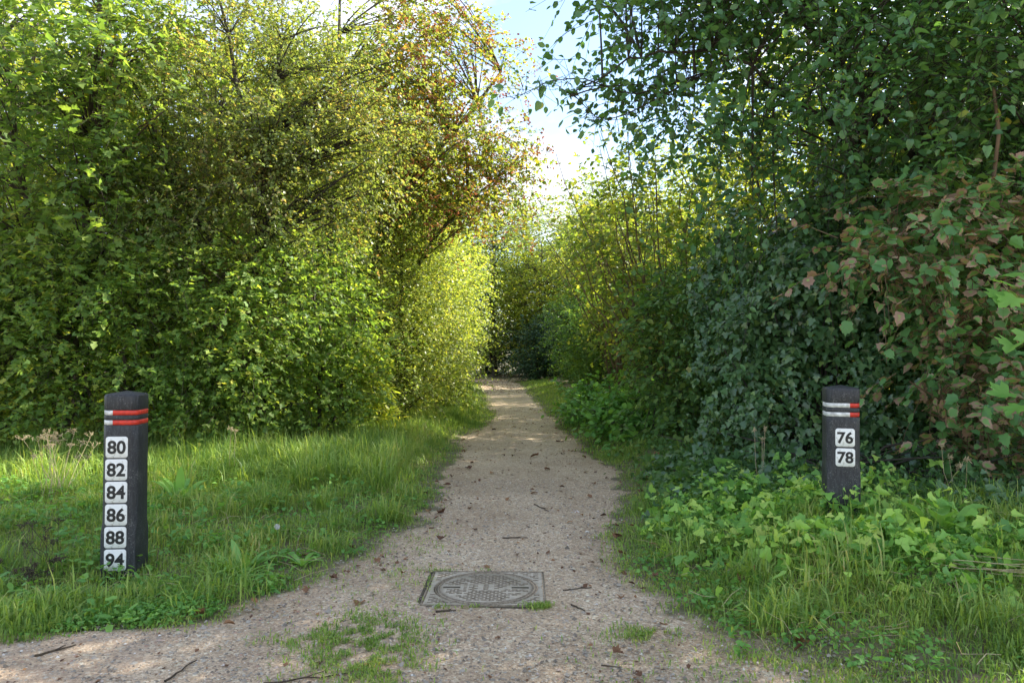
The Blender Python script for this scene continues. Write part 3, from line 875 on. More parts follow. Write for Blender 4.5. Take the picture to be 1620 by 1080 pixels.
# leafy spray of the same kind reaching out over the path: it belongs to the tree, so it is added to it
def spray(pts, label_tree, seed, n=60, size=0.08, tpl=T_OVAL, mat=M_alder, spread=0.16):
    g = np.random.default_rng(seed)
    B = np.array(label_tree.location)
    pl = polyline(pts, 12)
    V, Fq = tubes((pl - B)[None], np.linspace(0.011, 0.003, 12)[None], 5)
    link('branch', mesh_np('branch', V, [(Fq, 0)], [M_bark_dark], True), label_tree)
    t = g.uniform(0.1, 1.0, n)
    i = np.clip((t * 11).astype(int), 0, 10)
    fr = (t * 11 - i)[:, None]
    P = pl[i] * (1 - fr) + pl[i + 1] * fr
    tw = g.normal(0, 1, (n, 3)) * spread
    Q = P + tw
    paths = np.stack([P, P + tw * 0.5 + g.normal(0, 0.01, (n, 3)), Q], 1)
    V, Fq = tubes(paths - B, np.repeat([[0.003, 0.0025, 0.0015]], n, 0), 3)
    o_ = link('twigs', mesh_np('twigs', V, [(Fq, 0)], [M_bark_dark]), label_tree)
    o_['kind'] = 'stuff'
    D = tw + np.array([0, 0, -0.12]) + g.normal(0, 0.08, (n, 3))
    N = np.array([0, -0.5, 0.8]) + g.normal(0, 0.5, (n, 3))
    leaf_objects(label_tree, B, Q, D, N, size * g.uniform(0.6, 1.2, n), tpl, mat, g)


alder = [o_ for o_ in C.objects if o_.name.startswith('alder_tree')][0]
spray([(1.9, 7.0, 4.0), tuple(at(1000, 150, 7)), tuple(at(920, 120, 7)), tuple(at(870, 125, 7)), tuple(at(812, 155, 7))], alder, 5, 120, 0.085, spread=0.12)
spray([(1.9, 7.0, 4.0), tuple(at(990, 180, 7)), tuple(at(950, 190, 7)), tuple(at(910, 150, 7))], alder, 6, 90, 0.085, spread=0.15)

# bramble and shrubs between hazel and ivy
for i, (bx, by, blob, lf, tp, sz, lab) in enumerate([
        (1.95, 9.4, (2.0, 9.2, 1.7, 0.45, 0.5, 0.9), M_bramble, T_OVAL, 0.075, 'tall loose bramble arching between the hazel stems and the ivy mound'),
        (2.3, 9.2, (2.25, 9.0, 0.95, 0.6, 0.7, 0.95), M_bramble, T_OVAL, 0.07, 'dark leafy bramble between the hazel stems and the ivy'),
        (3.0, 8.8, (2.8, 8.6, 1.7, 0.8, 0.7, 1.0), M_bramble, T_OVAL, 0.07, 'dark leafy bramble climbing behind the ivy mound'),
        (1.75, 10.4, (1.7, 10.3, 0.35, 0.45, 0.8, 0.35), M_herb, T_OVAL, 0.09, 'low nettle patch beside the right verge'),
        (1.55, 13.2, (1.55, 13.0, 0.35, 0.4, 1.1, 0.35), M_herb, T_OVAL, 0.09, 'low nettle patch further along the right verge'),
        (4.6, 6.6, (4.4, 6.6, 1.6, 1.0, 0.8, 1.6), M_bramble, T_OVAL, 0.08, 'dark bramble thicket behind the scorched sycamore shrub')]):
    tree('bramble_bush', lab, 'bush', (bx, by), [([(bx, by, 0), (bx, by, blob[2])], 0.012, 0.006), ([(bx + 0.1, by, 0), (bx + 0.3, by - 0.1, blob[2] * 1.2)], 0.012, 0.006), ([(bx - 0.1, by, 0), (bx - 0.25, by - 0.1, blob[2] * 1.1)], 0.01, 0.006)],
         [blob], 60 if i != 5 else 90, 0.28, 8, 8, 0.34, sz, tp, lf, M_bark_dark, group='brambles and nettles on the right', seed=140 + i, limb_r=0.008, singles=60 if i < 2 else 0)

# sycamore with scorched leaf margins at the right edge
syc = tree('sycamore_shrub', 'sycamore shrub with brown scorched leaf margins at the right edge', 'shrub', (3.95, 6.0),
           [([(3.95, 6, 0), (3.95, 5.9, 1.6), (3.8, 5.8, 3.4)], 0.035, 0.012), ([(3.9, 6, 0), (3.5, 5.8, 1.3), (2.9, 5.6, 2.1)], 0.02, 0.008), ([(4.0, 6, 0), (4.1, 5.6, 1.2), (3.9, 5.3, 2.0)], 0.02, 0.008), ([(3.95, 6, 0.2), (3.3, 5.6, 0.9), (2.9, 5.4, 1.1)], 0.015, 0.006)],
           [(3.45, 5.5, 2.0, 0.75, 0.45, 0.65), (3.6, 5.4, 1.15, 0.65, 0.4, 0.6), (3.4, 5.8, 2.45, 0.7, 0.45, 0.3), (2.75, 5.6, 2.15, 0.4, 0.3, 0.3), (3.6, 5.6, 0.6, 0.6, 0.4, 0.3)],
           175, 0.22, 5, 6, 0.32, 0.086, T_SCORCH, M_syc, M_stem, seed=151, singles=290, limb_r=0.008, droop=0.5, gap=(0.62, -0.25), up=0.1)
# a few fresh green leaves low on the right edge
g = np.random.default_rng(5)
pts = np.array([at(1590, 445, 4.6), at(1612, 470, 4.6), at(1605, 545, 4.6), at(1618, 520, 4.65), at(1600, 620, 4.7), at(1616, 640, 4.6), at(1610, 430, 4.7), at(1580, 460, 4.7)])
fl = thing('sycamore_seedling', 'fresh green sycamore shoot with clean leaves at the right edge', 'shrub', (3.45, 4.75, float(gz(3.45, 4.75))))
Bf = np.array(fl.location)
stp = polyline([(3.45, 4.75, Bf[2] - 0.05), (3.4, 4.75, 0.9), (3.25, 4.65, 1.75)], 8)
V, Fq = tubes((stp - Bf)[None], np.linspace(0.012, 0.004, 8)[None], 6)
link('stem', mesh_np('stem', V, [(Fq, 0)], [M_stem], True), fl)
near = stp[np.argmin(np.abs(stp[None, :, 2] - pts[:, None, 2] + 0.08), 1)]
V, Fq = tubes(np.stack([near, (near + pts) / 2 + [0, 0, 0.03], pts], 1) - Bf, np.repeat([[0.004, 0.003, 0.002]], len(pts), 0), 4)
o_ = link('leaf_stalks', mesh_np('leaf_stalks', V, [(Fq, 0)], [M_stem], True), fl)
o_['kind'] = 'stuff'
leaf_objects(fl, Bf, pts, np.array([-0.6, -0.5, -0.25]) + g.normal(0, 0.35, (8, 3)), np.array([0, -0.45, 0.9]) + g.normal(0, 0.2, (8, 3)), 0.17, T_MAPLE, M_sycgreen, g)

# ivy: a mound grown over an old stump, leaves lying on its surface like shingles
def ivy(label, base, blobs, n, size, mat, seed, singles, smin=0.0, group=None, lift=0.0, up=0.45):
    g = np.random.default_rng(seed)
    B = np.array([base[0], base[1], float(gz(base[0], base[1]))])
    t = thing('ivy_bush', label, 'ivy', tuple(B), group)
    w1, w2 = WaveNoise(0.7, seed + 1), WaveNoise(0.28, seed + 2)
    P, O = [], []
    area = np.array([b[3] * b[5] for b in blobs])
    for b, m_ in zip(blobs, (n * area / area.sum()).astype(int)):
        d = norm(g.normal(size=(m_, 3)))
        d[:, 1] = np.where(g.uniform(size=m_) < 0.6, -np.abs(d[:, 1]), d[:, 1])
        c = np.array(b[:3]) + d * np.array(b[3:6])
        nn = norm(d / np.array(b[3:6]))
        c = c + nn * (0.20 * w1(c) + 0.07 * w2(c) + g.normal(0, 0.035, m_) - 0.12 * (g.uniform(size=m_) < 0.35))[:, None]
        P.append(c)
        O.append(nn)
    P, O = np.concatenate(P), np.concatenate(O)
    k = P[:, 2] > gz(P[:, 0], P[:, 1]) + 0.02
    P, O = P[k], O[k]
    D = np.array([0, 0, -0.9]) + O * 0.5 + g.normal(0, 0.45, P.shape)
    N = O + np.array([0, 0, up]) + g.normal(0, 0.3, P.shape)
    sz = size * g.uniform(0.5, 1.25, len(P))
    # woody runners under the leaves
    a = np.array([B + g.normal(0, 0.25, 3) * [1, 1, 0] for _ in range(40)])
    e = P[g.integers(0, len(P), 40)]
    md = (a + e) / 2 + g.normal(0, 0.1, (40, 3))
    s = np.linspace(0, 1, 6)[None, :, None]
    lp = (1 - s) ** 2 * a[:, None] + 2 * s * (1 - s) * md[:, None] + s ** 2 * e[:, None]
    V, Fq = tubes(lp - B, np.repeat(np.linspace(0.014, 0.004, 6)[None], 40, 0), 5)
    rn = link('runners', mesh_np('runners', V, [(Fq, 0)], [M_bark_dark], True), t)
    rn['kind'] = 'stuff'
    vis = in_view(P, 0) & (O[:, 1] < 0)
    idx = np.argsort(np.linalg.norm(P - [0, 0, CAM_H], axis=1) + np.where(vis, 0, 1e3) + g.uniform(0, 0.8, len(P)))[:singles]
    mask = np.zeros(len(P), bool)
    mask[idx] = True
    leaf_objects(t, B, P[mask], D[mask], N[mask], sz[mask], T_IVY, mat, g)
    V, Fc, rim = leaves(T_IVY, P[~mask] - B, D[~mask], N[~mask], sz[~mask], g)
    f_ = link('foliage', mesh_np('foliage', V, [(Fc, 0)], [mat], False, rim), t)
    f_['kind'] = 'stuff'
    return t


ivy('tall mound of dark glossy ivy behind the shorter bollard', (3.0, 7.2), [(2.95, 7.3, 0.9, 0.85, 0.75, 1.5), (2.35, 7.3, 0.5, 0.55, 0.6, 1.15), (3.0, 7.7, 2.0, 0.6, 0.4, 0.85), (2.35, 8.2, 1.7, 0.5, 0.4, 1.0), (3.5, 7.5, 2.5, 0.5, 0.4, 0.9), (3.7, 7.0, 0.7, 0.7, 0.7, 1.2)], 20000, 0.072, M_ivy, 161, 250)
ivy('low dark ivy trailing at the foot of the right hedge', (2.6, 6.2), [(2.3, 6.6, 0.05, 0.75, 0.55, 0.42), (3.0, 6.1, 0.05, 0.7, 0.55, 0.42), (3.6, 5.6, 0.05, 0.75, 0.6, 0.40), (1.85, 7.6, 0.05, 0.5, 0.8, 0.40)], 5500, 0.07, M_ivy, 162, 200, up=0.9)


# ------------------------------------------------------------------ low plants, grass
def field(n, xr, yr, ypow=1.6):
    x = rng.uniform(xr[0], xr[1], n)
    y = yr[0] + (yr[1] - yr[0]) * rng.uniform(0, 1, n) ** ypow
    return x, y


def grass(name, label, x, y, h, width, mat=M_grass, lean=0.6):
    n = len(x)
    g = rng
    a = g.uniform(0, 6.28, n)
    d = np.stack([np.cos(a), np.sin(a), np.zeros(n)], -1)
    s = np.stack([-np.sin(a), np.cos(a), np.zeros(n)], -1)
    base = np.stack([x, y, np.maximum(gz(x, y), 0.0) - 0.008], -1)
    h = h * g.uniform(0.55, 1.25, n)
    ln = (g.uniform(0.1, 1, n) ** 1.3 * lean)[:, None]
    hw = (width * g.uniform(0.6, 1.3, n) * 0.5)[:, None]
    m_ = base + d * (ln * 0.38 * h[:, None]) + np.array([0, 0, 1.0]) * (0.6 * h[:, None])
    t_ = base + d * (ln * 1.15 * h[:, None]) + np.array([0, 0, 1.0]) * ((1 - 0.4 * ln) * h[:, None])
    V = np.stack([base, m_ - s * hw, t_, m_ + s * hw], 1).reshape(-1, 3)
    i = (np.arange(n) * 4)[:, None]
    o_ = link(name, mesh_np(name, V, [(np.concatenate([i, i + 1, i + 3], 1), 0), (np.concatenate([i + 1, i + 2, i + 3], 1), 0)], [mat]))
    tag(o_, label, 'grass', kind='stuff')
    return o_


wn_c = WaveNoise(0.5, 21)
wn_d = WaveNoise(1.2, 22)


def q2(x, y):
    return np.stack([x, y, x * 0], -1)


# left verge
x, y = field(215000, (-7, 0.2), (3.3, 14), 1.5)
o_ = off_path(x, y)
pt = wn_c(q2(x, y))
dens = sm((o_ + 0.10) / 0.35) * (0.8 + 0.3 * pt)
k = (x < 0) & (o_ > -0.10) & (rng.uniform(size=len(x)) < dens)
x, y, o_ = x[k], y[k], o_[k]
foot = 1 - 0.75 * np.exp(-((x + 2.22) ** 2 / 0.10 + (y - 4.1) ** 2 / 0.10))
hh = (0.035 + 0.07 * sm(o_ / 0.9) + 0.16 * sm((y - 5.6) / 3.2) * sm(o_ / 0.7) + 0.07 * np.clip(wn_d(q2(x, y)), -0.5, 1.4) * sm(o_ / 0.5)) * foot
hh = np.clip(hh, 0.025, None) * np.where(rng.uniform(size=len(x)) < 0.04, 1.6, 1.0) 
grass('grass', 'green verge grass growing left of the gravel path', x, y, hh, 0.0075, lean=1.0)
# left, far strip
x, y = field(46000, (-3.5, 0), (13, 34), 1.4)
o_ = off_path(x, y)
k = (x < 0) & (o_ > -0.15) & (o_ < 2.0) & (rng.uniform(size=len(x)) < sm((o_ + 0.15) / 0.3))
x, y, o_ = x[k], y[k], o_[k]
grass('grass', 'sunlit far grass strip along the left hedge', x, y, 0.05 + 0.16 * sm(o_ / 0.7), 0.012, lean=0.9)
# right verge near
x, y = field(205000, (0.4, 4.2), (2.6, 9.5), 1.5)
o_ = off_path(x, y)
dens = np.maximum(0.22 * (o_ > 0.05), sm((o_ + 0.08) / 0.4) * (0.8 + 0.35 * wn_c(q2(x, y)))) * np.where(y < 3.5, np.maximum(0.3, 0.6 + 0.4 * wn_d(q2(x, y))), 1) * np.where((o_ > 0.45) & (y > 4.3), 0.25, np.where((o_ > 0.7) & (y > 3.7), 0.6, 1))
k = (o_ > -0.08) & (rng.uniform(size=len(x)) < dens)
x, y, o_ = x[k], y[k], o_[k]
grass('grass', 'short verge grass right of the gravel path', x, y, np.clip(0.04 + 0.05 * sm((o_ - 0.1) / 0.8) + 0.035 * np.clip(wn_d(q2(x, y)), -0.6, 1.4) * sm(o_ / 0.4), 0.02, None), 0.007, lean=1.0)
# right verge far
x, y = field(46000, (-0.5, 3.0), (9, 34), 1.5)
o_ = off_path(x, y)
k = (x > edge_l(y) + 0.3) & (o_ > -0.12) & (o_ < 1.2) & (rng.uniform(size=len(x)) < sm((o_ + 0.12) / 0.3))
x, y, o_ = x[k], y[k], o_[k]
grass('grass', 'far grass strip along the right hedge', x, y, 0.05 + 0.10 * sm(o_ / 0.6), 0.012, lean=0.9)
# thin tufts and mossy grass growing in the gravel
cl = [(-0.66, 3.38, 0.15, 0.20, 3600), (-0.58, 3.05, 0.12, 0.12, 1300), (-0.95, 3.40, 0.10, 0.05, 350), (0.62, 3.45, 0.09, 0.05, 500), (0.15, 3.83, 0.05, 0.02, 260), (-0.41, 3.82, 0.05, 0.015, 90), (-0.2, 3.82, 0.10, 0.01, 50),
      (-0.47, 4.1, 0.012, 0.2, 120), (-0.62, 5.1, 0.12, 0.3, 350), (-0.75, 4.35, 0.2, 0.25, 420), (0.75, 3.2, 0.3, 0.3, 500), (1.1, 3.0, 0.3, 0.25, 700), (-0.35, 4.46, 0.14, 0.015, 140)]
xs, ys_ = [], []
for cx, cy, sx_, sy_, nn in cl:
    xs.append(rng.normal(cx, sx_, nn))
    ys_.append(rng.normal(cy, sy_, nn))
x, y = np.concatenate(xs), np.concatenate(ys_)
k = (~in_manhole(x, y, -0.02)) & (wn_e2(q2(x, y)) > -0.35)
x, y = x[k], y[k]
grass('grass', 'short mossy tufts growing in the gravel around the manhole', x, y, np.full(len(x), 0.036), 0.006, lean=1.1)

# tussocks of long arching blades
xs, ys_, hs = [], [], []
for q in range(230):
    cx = rng.uniform(-5.2, -0.9) if q < 175 else rng.uniform(1.0, 3.2)
    cy = rng.uniform(3.7, 9.0) if q < 175 else rng.uniform(3.2, 5.2)
    if off_path(np.array(cx), np.array(cy)) < 0.22 or (abs(cx + 2.25) < 0.35 and cy < 4.5):
        continue
    nn = int(rng.uniform(60, 170))
    rr_ = rng.uniform(0.04, 0.12)
    xs.append(rng.normal(cx, rr_, nn))
    ys_.append(rng.normal(cy, rr_, nn))
    hs.append(np.full(nn, rng.uniform(0.10, 0.26) + (0.18 if cy > 6.5 and cx < 0 else 0)))
grass('grass', 'long arching grass tussocks standing in both verges', np.concatenate(xs), np.concatenate(ys_), np.concatenate(hs), 0.008, lean=1.25)

# small broad-leaved weeds mixed into both verges
def weeds(label, x, y, hmax, size, mat, tpl=T_OVAL, per=5):
    n = len(x)
    g = rng
    P = np.repeat(np.stack([x, y, gz(x, y)], -1), per, 0)
    n2 = len(P)
    a = g.uniform(0, 6.28, n2)
    hz_ = g.uniform(0.2, 1, n2) * np.repeat(np.broadcast_to(hmax, (n,)), per)
    P = P + np.stack([np.cos(a) * 0.03, np.sin(a) * 0.03, hz_], -1)
    D = np.stack([np.cos(a), np.sin(a), g.uniform(-0.5, 0.6, n2)], -1)
    N = np.array([0, 0, 1.0]) + g.normal(0, 0.3, (n2, 3))
    V, Fc, rim = leaves(tpl, P, D, N, size * g.uniform(0.5, 1.2, n2), g)
    o_ = link('weeds', mesh_np('weeds', V, [(Fc, 0)], [mat], False, rim))
    tag(o_, label, 'weeds', kind='stuff')


x, y = field(4200, (-6, -0.6), (3.5, 10), 1.3)
o_ = off_path(x, y)
k = (o_ > 0.12) & (wn_c(q2(x, y) + 3) > 0.1)
weeds('small leafy weeds among the left verge grass', x[k], y[k], 0.05 + 0.12 * sm(o_[k] / 1.2), 0.05, M_herb, T_BROAD)
x = rng.normal(-2.12, 0.26, 900)
y = rng.normal(3.80, 0.13, 900)
o_ = off_path(x, y)
k = o_ > 0.06
x2 = rng.normal(-2.10, 0.13, 260)
y2 = rng.normal(4.22, 0.07, 260)
x, y, k = np.concatenate([x, x2]), np.concatenate([y, y2]), np.concatenate([k, x2 > -2.2])
weeds('feathery yarrow leaves around the foot of the taller bollard', x[k], y[k], 0.065, 0.026, M_herb, T_LOBE4, 9)

x, y = field(1500, (-5.5, -0.7), (3.55, 8), 1.2)
o_ = off_path(x, y)
k = (o_ > 0.1) & (wn_d(q2(x, y) + 8) > 0.35)
weeds('patches of clover-like leaves in the left verge grass', x[k], y[k], 0.11, 0.035, M_herb, T_OVAL, 7)
x, y = field(1300, (0.7, 3.6), (2.9, 5.2), 1.1)
o_ = off_path(x, y)
k = (o_ > 0.08) & (wn_d(q2(x, y) + 5) > 0.2)
weeds('patches of small round weeds in the right verge grass', x[k], y[k], 0.08, 0.032, M_herb, T_OVAL, 7)
# dead flat stems lying through the grass
nd_ = 420
x = np.concatenate([rng.uniform(-4.5, -0.8, 280), rng.uniform(0.8, 3.4, 140)])
y = np.concatenate([rng.uniform(3.6, 9, 280), rng.uniform(2.9, 5.0, 140)])
k = off_path(x, y) > 0.1
x, y = x[k], y[k]
aa = rng.uniform(0, 6.28, len(x))
ll = rng.uniform(0.06, 0.2, len(x))
p0 = np.stack([x, y, gz(x, y) + rng.uniform(0.02, 0.09, len(x))], -1)
p2 = p0 + np.stack([np.cos(aa) * ll, np.sin(aa) * ll, rng.uniform(-0.03, 0.10, len(x))], -1)
V, Fq = tubes(np.stack([p0, (p0 + p2) / 2 + rng.normal(0, 0.012, p0.shape), p2], 1), np.repeat([[0.0018, 0.0016, 0.0009]], len(x), 0), 3)
tag(link('dead_grass', mesh_np('dead_grass', V, [(Fq, 0)], [M_straw])), 'dead straw coloured stems lying through the verge grass', 'dead grass', kind='stuff')

# young light green ivy creeping in front of the shorter bollard
def ivy_patch(label, cx, cy, rx, ry, n, h0, size, mat, seed, singles):
    g = np.random.default_rng(seed)
    x = cx + rx * np.clip(g.normal(0, 0.5, n), -1.3, 1.3)
    y = cy + ry * np.clip(g.normal(0, 0.5, n), -1.3, 1.3)
    k = off_path(x, y) > 0.22
    x, y = x[k], y[k]
    n = len(x)
    z = gz(x, y) + 0.03 + g.uniform(0, 1, n) ** 1.2 * h0 * (0.6 + 0.5 * np.clip(wn_c(q2(x, y)), -0.8, 1))
    P = np.stack([x, y, np.maximum(z, gz(x, y) + 0.02)], -1)
    base = np.array([cx, cy, float(gz(cx, cy))])
    t = thing('ivy_plant', label, 'ivy', tuple(base), 'young ivy creeping over the right verge')
    a = g.uniform(0, 6.28, n)
    D = np.stack([np.cos(a), np.sin(a) - 0.5, g.uniform(-0.6, 0.1, n)], -1)
    N = np.array([0, -0.35, 0.8]) + g.normal(0, 0.5, (n, 3))
    sz = size * (0.35 + g.gamma(2.2, 0.26, n))
    sz = np.minimum(sz, size * 1.5)
    foot = P * [1, 1, 0] + np.stack([g.normal(0, 0.03, n), g.normal(0, 0.03, n), gz(x, y)], -1)
    V, Fq = tubes(np.stack([foot, (foot + P) / 2 + g.normal(0, 0.01, (n, 3)), P], 1) - base, np.repeat([[0.002, 0.0018, 0.0012]], n, 0), 3)
    st = link('stalks', mesh_np('stalks', V, [(Fq, 0)], [M_herb]), t)
    st['kind'] = 'stuff'
    idx = np.argsort(-P[:, 2] + P[:, 1] * 0.3)[:singles]
    mask = np.zeros(n, bool)
    mask[idx] = True
    leaf_objects(t, base, P[mask], D[mask], N[mask], sz[mask], T_IVY, mat, g, variants=10)
    V, Fc, rim = leaves(T_IVY, P[~mask] - base, D[~mask], N[~mask], sz[~mask], g)
    f_ = link('foliage', mesh_np('foliage', V, [(Fc, 0)], [mat], False, rim), t)
    f_['kind'] = 'stuff'


ivy_patch('light green young ivy in front of the shorter bollard', 1.95, 4.35, 0.75, 0.45, 1500, 0.20, 0.062, M_ivylight, 171, 240)
ivy_patch('light green young ivy left of the shorter bollard by the path', 1.6, 5.3, 0.65, 0.7, 1600, 0.24, 0.06, M_ivylight, 172, 160)
ivy_patch('light green young ivy at the bottom right below the dock leaves', 2.4, 3.95, 0.8, 0.4, 800, 0.14, 0.06, M_ivylight, 173, 90)
ivy_patch('dark ground ivy under the hedge left of the shorter bollard', 1.95, 6.0, 0.7, 0.7, 1300, 0.26, 0.07, M_ivy, 177, 120)
ivy_patch('dark ground ivy under the scorched sycamore right of the shorter bollard', 3.0, 5.1, 0.8, 0.6, 900, 0.22, 0.07, M_ivy, 178, 100)
ivy_patch('light green young ivy behind the shorter bollard', 2.4, 5.3, 0.7, 0.5, 900, 0.24, 0.06, M_ivylight, 175, 60)
ivy_patch('mid green ground ivy beside the path where the verge narrows', 1.55, 6.4, 0.45, 0.8, 800, 0.2, 0.07, M_bramble, 176, 60)
ivy_patch('mid green ground ivy along the right verge beside the bramble', 1.75, 7.6, 0.5, 1.2, 700, 0.24, 0.075, M_bramble, 174, 120)


def rosette(name, label, cat, px, py, Y, n, length, tpl, mat, tilt, seed, group=None, width=1.0, z=None):
    """leaves rising from one root"""
    g = np.random.default_rng(seed)
    b = at(px, py, Y)
    b[2] = float(gz(b[0], b[1]))
    t = thing(name, label, cat, tuple(b), group)
    a = np.arange(n) / n * 6.28 + g.normal(0, 0.3, n)
    for i in range(n):
        el = tilt * g.uniform(0.6, 1.25)
        d = np.array([math.cos(a[i]) * math.cos(el), math.sin(a[i]) * math.cos(el), math.sin(el)])
        side = np.array([-math.sin(a[i]), math.cos(a[i]), 0])
        up_ = np.cross(side, d) * -1
        Lg = length * g.uniform(0.6, 1.15)
        K = 8
        tt_ = np.linspace(0, 1, K)
        wd = {'lance': np.sin(np.pi * np.clip(tt_, 0.03, 0.98)) ** 0.8 * 0.085, 'broad': (np.sin(np.pi * np.clip((tt_ - 0.28) / 0.72, 0.0, 0.985)) ** 0.7 * 0.19 + 0.012)}[tpl] * width * Lg
        cen = d[None] * tt_[:, None] * Lg + np.array([0, 0, -1.0]) * (tt_[:, None] ** 2.2) * Lg * 0.45 * g.uniform(0.4, 1.3)
        dn = np.array([0, 0, 1.0])
        Lf = cen + side * wd[:, None] + dn * wd[:, None] * 0.35
        Rt = cen - side * wd[:, None] + dn * wd[:, None] * 0.35
        V = np.stack([Lf, cen, Rt], 1).reshape(-1, 3)
        j = np.arange(K - 1)[:, None] * 3
        Fq = np.concatenate([np.concatenate([j, j + 1, j + 4, j + 3], 1), np.concatenate([j + 1, j + 2, j + 5, j + 4], 1)])
        link('leaf', mesh_np('leaf', V, [(Fq, 0)], [mat], True, np.tile([1, 0, 1.0], K)), t)
    return t


rosette('plantain_plant', 'rosette of long narrow plantain leaves in the grass right of the taller bollard', 'plant', 385, 915, 4.4, 16, 0.30, 'lance', M_dock, 0.8, 1, width=0.85)
rosette('dock_plant', 'dock plant with broad upright leaves in front of the ivy right of the shorter bollard', 'plant', 1485, 905, 4.25, 11, 0.40, 'broad', M_dock, 0.95, 2, width=0.75)
rosette('burdock_plant', 'broad-leaved burdock standing in ivy left of the shorter bollard', 'plant', 1150, 790, 6.3, 6, 0.42, 'broad', M_dock, 1.1, 3, width=1.4)
rosette('dock_plant', 'leafy dock plant on the right verge near the hazel stems', 'plant', 1010, 700, 9.6, 9, 0.42, 'broad', M_dock, 0.8, 4, width=1.2)
rosette('dock_plant', 'leafy dock plant further along the right verge', 'plant', 985, 668, 12.0, 9, 0.42, 'broad', M_herb, 0.8, 5, width=1.2)
rosette('dock_plant', 'upright dock leaves in the tall grass right behind the taller bollard', 'plant', 285, 790, 6.2, 12, 0.42, 'lance', M_dock, 1.2, 6, width=0.9)
rosette('plantain_plant', 'small plantain rosette near the left gravel edge', 'plant', 480, 905, 4.55, 11, 0.22, 'lance', M_dock, 0.8, 7)
rosette('dock_plant', 'small dock leaves in the short grass below the ivy', 'plant', 1270, 865, 4.9, 6, 0.22, 'broad', M_dock, 0.9, 8)


# ------------------------------------------------------------------ bollards
def plastic(name):
    m, n, o = new_mat(name)
    tcx = n.nodes.new('ShaderNodeTexCoord')
    mpx = n.nodes.new('ShaderNodeMapping')
    mpx.inputs['Scale'].default_value = (1, 1, 0.16)
    n.links.new(tcx.outputs['Object'], mpx.inputs['Vector'])
    gr = noise(n, 90, 5, 0.7, mpx.outputs[0])
    wr = noise(n, 9, 5, 0.65, tcx.outputs['Object'])
    spk = noise(n, 160, 2, 0.6, tcx.outputs['Object'])
    c = ramp(n, [(0.35, (0.016, 0.017, 0.020)), (0.62, (0.038, 0.040, 0.045)), (0.8, (0.075, 0.078, 0.082))], gr)
    k = mth(n, 'MULTIPLY', mth(n, 'SUBTRACT', mth(n, 'ADD', spk, mth(n, 'MULTIPLY', wr, 0.5)), 0.86), 7.0, True)
    c = mix(n, mth(n, 'MULTIPLY', k, 0.75), c, (0.24, 0.24, 0.23))
    gd = mth(n, 'MULTIPLY', mth(n, 'SUBTRACT', wr, 0.58), 4.0, True)
    c = mix(n, mth(n, 'MULTIPLY', gd, 0.35), c, (0.10, 0.105, 0.085))
    bs = n.nodes.new('ShaderNodeBsdfPrincipled')
    bs.inputs['Roughness'].default_value = 0.55
    bs.inputs['Specular IOR Level'].default_value = 0.4
    n.links.new(c, bs.inputs['Base Color'])
    bp = n.nodes.new('ShaderNodeBump')
    bp.inputs['Strength'].default_value = 0.5
    bp.inputs['Distance'].default_value = 0.004
    n.links.new(mth(n, 'ADD', gr, mth(n, 'MULTIPLY', spk, 0.5)), bp.inputs['Height'])
    n.links.new(bp.outputs[0], bs.inputs['Normal'])
    n.links.new(bs.outputs[0], o.inputs['Surface'])
    return m


M_post = plastic('black_recycled_plastic')
M_white = plain_mat('white_tape', (0.40, 0.40, 0.38), (0.76, 0.76, 0.74), 0.5, 30)
M_red = plain_mat('red_tape', (0.42, 0.03, 0.02), (0.70, 0.055, 0.03), 0.45, 30)
M_plate = plain_mat('white_plate', (0.33, 0.31, 0.26), (0.74, 0.74, 0.71), 0.4, 34, lo=0.30, hi=0.43)
M_digit = plain_mat('black_print', (0.012, 0.012, 0.013), (0.03, 0.03, 0.03), 0.5, 60)
M_screw = plain_mat('steel_screw', (0.25, 0.24, 0.22), (0.4, 0.38, 0.35), 0.4, 80)


def octagon(a, c):
    """square of half side a with its corners cut back by c, counter-clockwise from the front right"""
    return np.array([(a - c, -a), (a, -a + c), (a, a - c), (a - c, a), (-a + c, a), (-a, a - c), (-a, -a + c), (-a + c, -a)])


def digits_mesh(text, size):
    cu = bpy.data.curves.new('digits', 'FONT')
    cu.body = text
    cu.size = size
    cu.align_x = 'CENTER'
    cu.align_y = 'CENTER'
    cu.offset = size * 0.03
    cu.extrude = 0.0006
    cu.resolution_u = 4
    ob = bpy.data.objects.new('digits', cu)
    C.objects.link(ob)
    dg = bpy.context.evaluated_depsgraph_get()
    me = bpy.data.meshes.new_from_object(ob.evaluated_get(dg))
    bpy.data.objects.remove(ob)
    co = np.empty(len(me.vertices) * 3, np.float32)
    me.vertices.foreach_get('co', co)
    co = co.reshape(-1, 3)
    ctr = (co.min(0) + co.max(0)) / 2
    co[:, :2] -= ctr[:2]
    me.vertices.foreach_set('co', co.ravel())
    me.update()
    me.materials.clear()
    me.materials.append(M_digit)
    return me


def rounded_plate(hw, hh, r, th, bev=0.0015):
    k = 6
    pts = []
    for cx, cy, a0 in ((hw - r, hh - r, 0), (-hw + r, hh - r, 90), (-hw + r, -hh + r, 180), (hw - r, -hh + r, 270)):
        for i in range(k + 1):
            a = R(a0 + 90 * i / k)
            pts.append((cx + r * math.cos(a), cy + r * math.sin(a)))
    P = np.array(pts)
    n = len(P)
    rings = [np.c_[P, np.zeros(n)], np.c_[P, np.full(n, th - bev)], np.c_[P * (1 - bev / hw), np.full(n, th)]]
    V = np.concatenate(rings)
    i = np.arange(n)
    j = (i + 1) % n
    F4 = np.concatenate([np.stack([i + s, j + s, j + s + n, i + s + n], 1) for s in (0, n)])
    cap = (np.arange(n) + 2 * n)[None]
    return V, F4, cap


